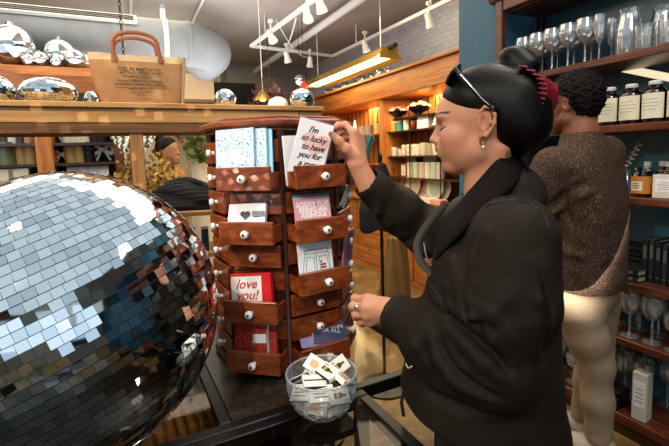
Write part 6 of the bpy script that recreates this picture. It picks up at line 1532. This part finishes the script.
# golden dried shrub in a basket, left of the far person
def leafy(mb, pts, size, rg, n):
    for _ in range(n):
        c = Vector(rg.choice(pts)) + Vector((rg.gauss(0, .05), rg.gauss(0, .05), rg.gauss(0, .05)))
        d = Vector((rg.gauss(0, 1), rg.gauss(0, 1), rg.gauss(.4, 1))).normalized(); s_ = d.orthogonal().normalized(); L_ = size * (.7 + .6 * rg.random()); w_ = L_ * .33
        mb.quad(c, c + d * L_ * .5 + s_ * w_, c + d * L_, c + d * L_ * .5 - s_ * w_)
rg = random.Random(11); sc_ = at(141, 176, 3.4)
o = thing('dried_shrub', 'golden dried leafy shrub between the pine post and the far person', 'plant', (sc_.x, sc_.y, .001))
pts = []
mst = MB()
for i in range(16):
    a = rg.random() * 6.28; r_ = .05 + .12 * rg.random(); h_ = 1.0 + .42 * rg.random(); p1 = Vector((r_ * cos(a), r_ * sin(a), h_)); mst.tube([(0, 0, .3), p1 * .55 + Vector((0, 0, .25)), p1], [.008, .006, .003], 5)
    for u in (.5, .6, .7, .8, .9, 1.): pts.append(Vector((p1.x * u, p1.y * u, .3 + (h_ - .3) * u)))
mst.build('stems', M_SHELF, o, smooth=60)
m = MB(); leafy(m, pts, .045, rg, 2600); 
def leafmat():
    k = NT('golden leaf'); tc = k.node('ShaderNodeTexCoord'); n = k.node('ShaderNodeTexNoise', Scale=9.); k.link(tc.outputs['Object'], n.inputs['Vector']); r = k.node('ShaderNodeValToRGB'); e = r.color_ramp.elements; e[0].position = .35; e[1].position = .65; e[0].color = c4(hexc('#5e4417')); e[1].color = c4(hexc('#c29a45')); k.link(n.outputs['Fac'], r.inputs['Fac']); k.link(r.outputs['Color'], k.b.inputs['Base Color']); k.b.inputs['Roughness'].default_value = .6; return k.m
m.build('leaves', leafmat(), o, keep=True)
m = MB(); m.lathe([(0, 0), (.15, 0), (.18, .30), (.165, .30), (.14, .02), (0, .02)], seg=20); m.build('basket_pot', M_WICK, o, smooth=40)
# red flowering branch right of the far person and dried bouquet behind the plank
rg = random.Random(4); fc_ = at(199, 152, 4.6); o = thing('flowering_plant', 'green leafy plant with red blooms right of the far person', 'plant', (fc_.x, fc_.y, .001))
m = MB(); pts = [Vector((rg.gauss(0, .12), rg.gauss(0, .12), fc_.z - .1 + .22 * rg.random())) for _ in range(14)]; leafy(m, pts, .09, rg, 160); m.build('leaves', plain('green leaf', '#5d7034', .6), o, keep=True)
m = MB()
for _ in range(10): c = Vector(rg.choice(pts)) + Vector((rg.gauss(0, .04), -.06, rg.gauss(.06, .04))); m.ball(c, .022, (1, 1, .7), 8, 6)
m.build('blooms', plain('red bloom', '#b53a24', .6), o, smooth=60)
m = MB(); m.lathe([(0, 0), (.11, 0), (.15, .30), (.12, .75), (.08, fc_.z - .1), (.07, fc_.z - .1), (.1, .7), (0, .3)], seg=18); m.build('tall_vase', M_CREAMC, o, smooth=50)
# dark folded clothes on a pale wood stand
pc = at(186, 192, 3.0)
st = thing('clothes_stand', 'pale wood stand with shelves under the folded dark clothes', 'display stand', (pc.x, pc.y, 0), .1)
tz = pc.z - .115
for z in (tz, tz - .28, .25):
    m = MB(); m.box((.0, .0, z - .015), (.60, .42, .03), bev=.004); m.build('shelf_board', M_PINE, st)
for x in (-.28, .28):
    for y in (-.19, .19): m = MB(); m.box((x, y, (tz - .03) / 2), (.035, .035, tz - .03)); m.build('leg', M_PINED, st)
M_DARKC = plain('black folded cloth', '#17171b', .9, bump=.3, bscale=120)
def folded(root, sx, sy, h_, n=9, seed=0):
    rg = random.Random(seed); m = MB()
    for i in range(n):
        f = (i + .5) / n; L_ = sx * (1 - .55 * f ** 2.2); z = h_ * f
        m.tube([(x * L_ / 2 + rg.gauss(0, .004), -sy * (.5 - .38 * f) + .02 * sin(3 * x + i), z - .030 * x * x * (1 if i > n * .6 else .2)) for x in np.linspace(-1, 1, 11)], [h_ / n * .95 * (1 - .35 * abs(x) ** 3) for x in np.linspace(-1, 1, 11)], 8)
    m.ball((0, .02, h_ * .45), 1, (sx * .40, sy * .46, h_ * .52), 20, 12); return m
o = thing('folded_garment', 'black pleated garment piled on the pale wood stand', 'clothing', (pc.x, pc.y, tz + .012), .12)
folded(o, .50, .30, .20).build('cloth_folds', M_DARKC, o, smooth=60)
m = MB(); m.box((.02, .0, .0), (.50, .30, .016), bev=.006); m.build('under_layer', M_DARKC, o)
o = thing('folded_garment', 'dark folded jeans on the lower board of the pale wood stand', 'clothing', (pc.x + .12, pc.y, .2505), .1)
folded(o, .42, .30, .30, 8, 3).build('cloth_folds', plain('charcoal denim', '#2a2c31', .9, bump=.3, bscale=150), o, smooth=60); m = MB(); m.box((0, 0, .004), (.42, .28, .02), bev=.006); m.build('under_layer', M_DARKC, o)
for i, (dx, c, lab) in enumerate(((-.06, '#e3c73c', 'yellow tube bottle on the middle board of the clothes stand'), (.0, '#e8d9a0', 'pale yellow tube bottle on the middle board of the clothes stand'), (.06, '#d8b62e', 'golden tube bottle on the middle board of the clothes stand'), (-.14, '#e9e5da', 'white tube bottle on the middle board of the clothes stand'), (.15, '#27304a', 'navy tube bottle on the middle board of the clothes stand'))):
    cyl_thing('squeeze_bottle', lab, 'bottle', Vector((pc.x + dx, pc.y - .12, tz - .279)), .024, .15, plain('tube ' + c, c, .4), 'bottles on the clothes stand', 1., M_CAPW)

# ---- things seen above the plank
pl_ = on_t(263, 101, 4.2); o = thing('pendant_lamp', 'small brass pendant lamp on a thin cord behind the plank', 'lamp', (pl_.x, pl_.y, pl_.z))
m = MB(); m.lathe([(.015, .10), (.03, .09), (.10, .0), (.095, 0), (.028, .08)], seg=20, cap=False); m.build('lamp_shade', M_BRASS, o, smooth=50); m = MB(); m.cyl((0, 0, .10), (0, 0, 3.1 - pl_.z), .003, seg=6); m.build('cord', M_WMETAL, o); m = MB(); m.ball((0, 0, .03), .035, u=12, v=8); m.build('bulb', M_BULB, o, smooth=60)
rg = random.Random(9); db_ = on_t(270, 99, 5.2); o = thing('dried_bouquet', 'dried red brown flower bunch hanging above the plank at the back', 'flowers', (db_.x, db_.y, db_.z))
m = MB(); pts = [Vector((rg.uniform(-.16, .20), rg.gauss(0, .06), rg.uniform(-.1, .1))) for _ in range(18)]
leafy(m, pts, .06, rg, 260); o_p = m.build('petals', plain('dried red petals', '#6b3a34', .8), o, keep=True); o_p['kind'] = 'stuff'; m = MB()
for p in pts: m.tube([p, Vector((p.x * .3, 0, .25))], .003, 4)
m.cyl((0, 0, .22), (0, 0, 3.1 - db_.z), .004, seg=5); m.build('stems', plain('dry stem', '#4a3a28', .8), o)
for i, (px, py, w_, h_, lab) in enumerate(((304, 91, .10, .20, 'red paper ornament hanging above the small mirror ball'),)):
    p = on_t(px, py, 5.0); o = thing('paper_ornament', lab, 'ornament', p); m = MB(); m.lathe([(0, -h_ / 2), (w_ * .35, -h_ / 2), (w_ * .5, -h_ * .2), (w_ * .5, h_ * .2), (w_ * .3, h_ / 2), (0, h_ / 2)], seg=10); m.build('ornament_body', plain('bright red paper', '#d5301f', .6, emit=.25), o); m = MB(); m.cyl((0, 0, h_ / 2), (0, 0, 3.1 - p.z), .003, seg=5); m.build('thread', M_BLACKM, o)  # faint glow put into the red paper
p = on_t(300, 80, 5.2); o = thing('silver_bauble', 'silver bauble hanging behind the red paper ornament', 'bauble', p); m = MB(); m.ball((0, 0, 0), .07, u=18, v=12); m.build('glass_ball', M_SILVER, o, smooth=60); m = MB(); m.cyl((0, 0, .07), (0, 0, 3.1 - p.z), .003, seg=5); m.build('thread', M_BLACKM, o)
a = on_t(190, 102, 6.9); b_ = on_t(222, 102, 6.9); o = thing('red_banner', 'red illuminated banner panel in the dark recess right of the tote', 'sign', (a + b_) / 2, YAW); m = MB(); m.box((0, 0, 0), ((b_ - a).length, .04, .14), bev=.004); m.build('panel', plain('red panel', '#c5202a', .5, emit=.5), o); m = MB(); m.box((0, 0, .085), ((b_ - a).length + .03, .06, .03)); m.build('frame', M_BLACK, o)
rk = on_t(205, 92, 7.0); rk_ = MB(); rbox(rk_, 1.12, 2.0, 7.02, 7.35, .0, 2.62); o = rk_.build('dark_block', plain('dark block', '#23201f', .9)); o.matrix_world = RMAT; tag(o, 'dark block behind the red banner at the back', 'backdrop')  # plain dark block filling the dark zone behind the banner

# ---- tan canvas sack standing on the floor between spinner and woman
cs = on_z(388, 328, .0); q = Sdf((-.26, -.22, -.02), (.26, .22, 1.02), .011)
cs = Vector(at(393, 300, 3.5)); cs.z = 0
q.tower([(.0, 0, 0, .135, .12), (.08, 0, 0, .15, .13), (.26, .01, 0, .14, .12), (.46, .02, 0, .115, .10), (.62, .04, 0, .085, .07), (.72, .05, 0, .075, .05)], .04)
q.warp(lambda x, y, z: .010 * np.sin(np.arctan2(y, x - .03) * 7 + z * 4) * np.clip(z * 1.6, 0, 1) + .006 * vnoise(x, y, z, 14, 2.))
q.put((-.3, -.3, -.1), (.3, .3, .004), lambda x, y, z: z - .004 + 0 * x + 0 * y, .004, 'cut')
V, Q = q.mesh(relax=1); o = thing('canvas_sack', 'tan canvas sack standing on the floor behind the resting hand', 'sack', cs, .3); mesh_obj('sack_cloth', [(V, Q)], plain('tan sackcloth', '#7a5a2a', .8, vary=.15, vscale=6, bump=.3, bscale=90), o)
# black coat hanging from a hook beside the spinner
hk = at(381, 205, 2.5); o = thing('coat_stand', 'slim black coat stand behind the spinner', 'coat stand', (hk.x, hk.y, 0))
m = MB(); m.cyl((0, 0, .02), (0, 0, 1.42), .010, seg=10); m.build('pole', M_BLACK, o, smooth=50); m = MB(); m.lathe([(0, 0), (.15, 0), (.15, .012), (.02, .025), (0, .025)], seg=24); m.build('base', M_BLACK, o, smooth=40)
m = MB(); m.tube([(0, 0, 1.38), (0, -.05, 1.385), (0, -.075, 1.41)], .007, 6); m.build('hook', M_BLACK, o)
q = Sdf((-.24, -.16, .90), (.24, .08, 1.44), .010); q.tower([(.98, 0, -.06, .11, .05), (1.12, 0, -.06, .105, .05), (1.22, 0, -.06, .085, .045), (1.30, 0, -.06, .05, .04), (1.36, 0, -.06, .02, .03)], .03)
for s in (-1, 1): q.chain([(s * .07, -.06, 1.22), (s * .10, -.07, 1.1), (s * .11, -.07, 1.0)], [.04, .035, .03], .02)
q.warp(lambda x, y, z: .008 * np.sin(x * 55 + z * 3) + .004 * vnoise(x, y, z, 20, 1.)); V, Q = q.mesh(); c_ = thing('black_jacket', 'short black jacket hanging on the coat stand behind the raised sleeve', 'jacket', (hk.x, hk.y, 0)); mesh_obj('coat_cloth', [(V, Q)], plain('black wool', '#0e0e10', .9), c_)
# ---------------------------------------------------------------- light
w = bpy.data.worlds.new('world'); bpy.context.scene.world = w; w.use_nodes = True
w.node_tree.nodes['Background'].inputs['Color'].default_value = (.62, .80, 1.0, 1); w.node_tree.nodes['Background'].inputs['Strength'].default_value = .8
DAY = (.80, .92, 1.0); WARM = (1.0, .80, .52); SOFT = (1.0, .90, .76)
area('window_light', W(-3.3, -3.9, 1.9), W(-1.6, 2, 1.2), 3.6, 2.0, 11, DAY)
area('window_light', W(.6, -3.9, 1.9), W(.4, 2, 1.2), 3.2, 2.0, 9, DAY)
area('overhead_fill', W(-1.6, -.2, 3.06), W(-1.6, -.2, 0), 5.6, 7.2, 92, (.72, .90, 1.0))  # unseen panel added overhead for the mirror ball to reflect, also top fill
spot('spot_beam', W(-2.0, -.1, 2.95), Vector((.22, 1.0, 1.4)), 150, SOFT, 40, .9, .02)  # spot added from far left to brighten face and spinner
spot('spot_beam', W(-1.1, -1.0, 2.95), W(.25, 1.1, 1.3), 135, SOFT, 33, .9, .02)  # unseen ceiling spots assumed here and in the next lines
spot('spot_beam', W(-.2, -.9, 3.0), W(.75, .75, 1.3), 38, SOFT, 30, .9, .03)
spot('spot_beam', W(.9, -.1, 3.0), W(.95, .75, 1.2), 34, SOFT, 60, .9, .03)  # spot added for the back of the black jacket
spot('spot_beam', W(1.5, .4, 3.0), W(1.8, 1.2, 1.0), 22, SOFT, 60, .9, .03)
spot('spot_beam', W(1.4, 1.0, 3.0), W(.9, 1.0, 1.2), 34, SOFT, 70, .9, .03)
spot('spot_beam', W(-1.0, .9, 3.0), W(-.1, 1.9, 1.6), 190, (1, .82, .58), 75, .9, .03)  # spot added to brighten the dim pine beam
area('ceiling_fill', W(.6, 4.5, 2.2), W(.6, 4.5, 3.1), 2.5, 3.0, 58, (1, .97, .94))  # uplight added to brighten the ceiling
area('duct_wash', W(-1.5, 3.6, 2.0), W(-.8, 5.0, 2.8), 2.0, 1.0, 8, (.92, .96, 1.0))
area('fluorescent_glow', (fx.location.x, fx.location.y, fx.location.z - .06), (fx.location.x, fx.location.y, 0), .2, 2., 9, (1, .80, .42))
for t, pw_ in ((2.9, 11), (3.7, 14), (5.1, 13)):
    area('cabinet_light', W(2.80, t, 2.02), W(2.86, t, 0), .25, .7, pw_, (1, .78, .48))
area('cabinet_fill', W(2.1, 3.6, 2.6), W(2.9, 3.6, 1.3), .9, 2.4, 15, WARM)  # added from the front to brighten the cabinet goods
area('far_room_fill', W(-1.4, 6.9, 3.05), W(-1.4, 6.9, 0), 5.5, 3.4, 170, (1, .86, .64))  # unseen panels added to brighten the far room
area('far_room_fill', W(-2.2, 3.9, 3.05), W(-2.2, 4.0, 0), 3.4, 1.6, 38, (1, .86, .66))
point('under_table_fill', TW(-.55, .06, .785), .10, (1, .8, .5), .02)  # small lamps added below the glass to brighten tray and trinkets
point('under_table_fill', TW(-.30, -.35, .74), .3, (1, .85, .62), .02)
area('floor_fill', W(1.1, 2.9, 3.0), W(1.1, 2.9, 0), 2.0, 2.4, 40, (1, .84, .60))  # unseen panel added to brighten the floor
area('shelf_fill', W(1.35, .3, 2.9), W(2.4, 1.0, 1.5), .6, 1.0, 16, (1, .94, .86))  # fill added for the dim shelving, no fixture there
area('shelf_fill', W(1.75, 1.15, .95), W(2.3, 1.15, .5), .25, .5, 2.2, (1, .9, .75))  # small fill added so the lower glasses sparkle
# patterned spots added to imitate sunlight thrown off the mirror tiles: patches of light on the spinner and on the pine beam
def glint_spot(name, loc, target, power, ang, cells, fill, keep, rot, seed, color=(1, .86, .66)):
    o = spot(name, loc, target, power, color, ang, .25, .0015); l = o.data; l.use_nodes = True; nt = l.node_tree; N = nt.nodes; L = nt.links
    em = N['Emission']; ge = N.new('ShaderNodeNewGeometry'); R3 = o.rotation_euler.to_matrix() @ Matrix.Rotation(rot, 3, 'Z')
    def dot(v):
        x = N.new('ShaderNodeVectorMath'); x.operation = 'DOT_PRODUCT'; L.new(ge.outputs['Incoming'], x.inputs[0]); x.inputs[1].default_value = v; return x.outputs['Value']
    def mth(op, a, b=None):
        x = N.new('ShaderNodeMath'); x.operation = op
        for i, v in enumerate((a, b)):
            if v is None: continue
            if isinstance(v, (int, float)): x.inputs[i].default_value = v
            else: L.new(v, x.inputs[i])
        return x.outputs[0]
    dz = dot(R3.col[2]); uv = []
    for c in (0, 1): uv.append(mth('MULTIPLY', mth('DIVIDE', dot(R3.col[c]), dz), cells))
    u, v = uv; v = mth('ADD', v, mth('MULTIPLY', mth('FLOOR', u), .37))
    inside = mth('MULTIPLY', mth('LESS_THAN', mth('FRACT', u), fill), mth('LESS_THAN', mth('FRACT', v), fill))
    cb = N.new('ShaderNodeCombineXYZ'); L.new(mth('FLOOR', u), cb.inputs[0]); L.new(mth('FLOOR', v), cb.inputs[1]); cb.inputs[2].default_value = seed
    wn = N.new('ShaderNodeTexWhiteNoise'); L.new(cb.outputs[0], wn.inputs['Vector'])
    on = mth('MULTIPLY', inside, mth('LESS_THAN', wn.outputs['Value'], keep)); L.new(on, em.inputs['Strength'])
    return o
glint_spot('added_glint', Vector((-.38, .93, 1.385)), Vector((-.26, 1.19, 1.24)), 2.4, 86, 7.0, .50, .60, .5, 3.)
glint_spot('added_glint', Vector((-.45, .95, 1.412)), W(-.05, 1.9, 1.60), 16, 60, 13., .5, .45, .15, 8.)
sc = bpy.context.scene
sc.view_settings.view_transform = 'Standard'; sc.view_settings.look = 'None'; sc.view_settings.exposure = 0.0; sc.view_settings.gamma = 1.0
sc.cycles.max_bounces = 8; sc.cycles.transparent_max_bounces = 24; sc.cycles.glossy_bounces = 5; sc.cycles.caustics_reflective = False; sc.cycles.caustics_refractive = False
sc.cycles.sample_clamp_indirect = 6.0
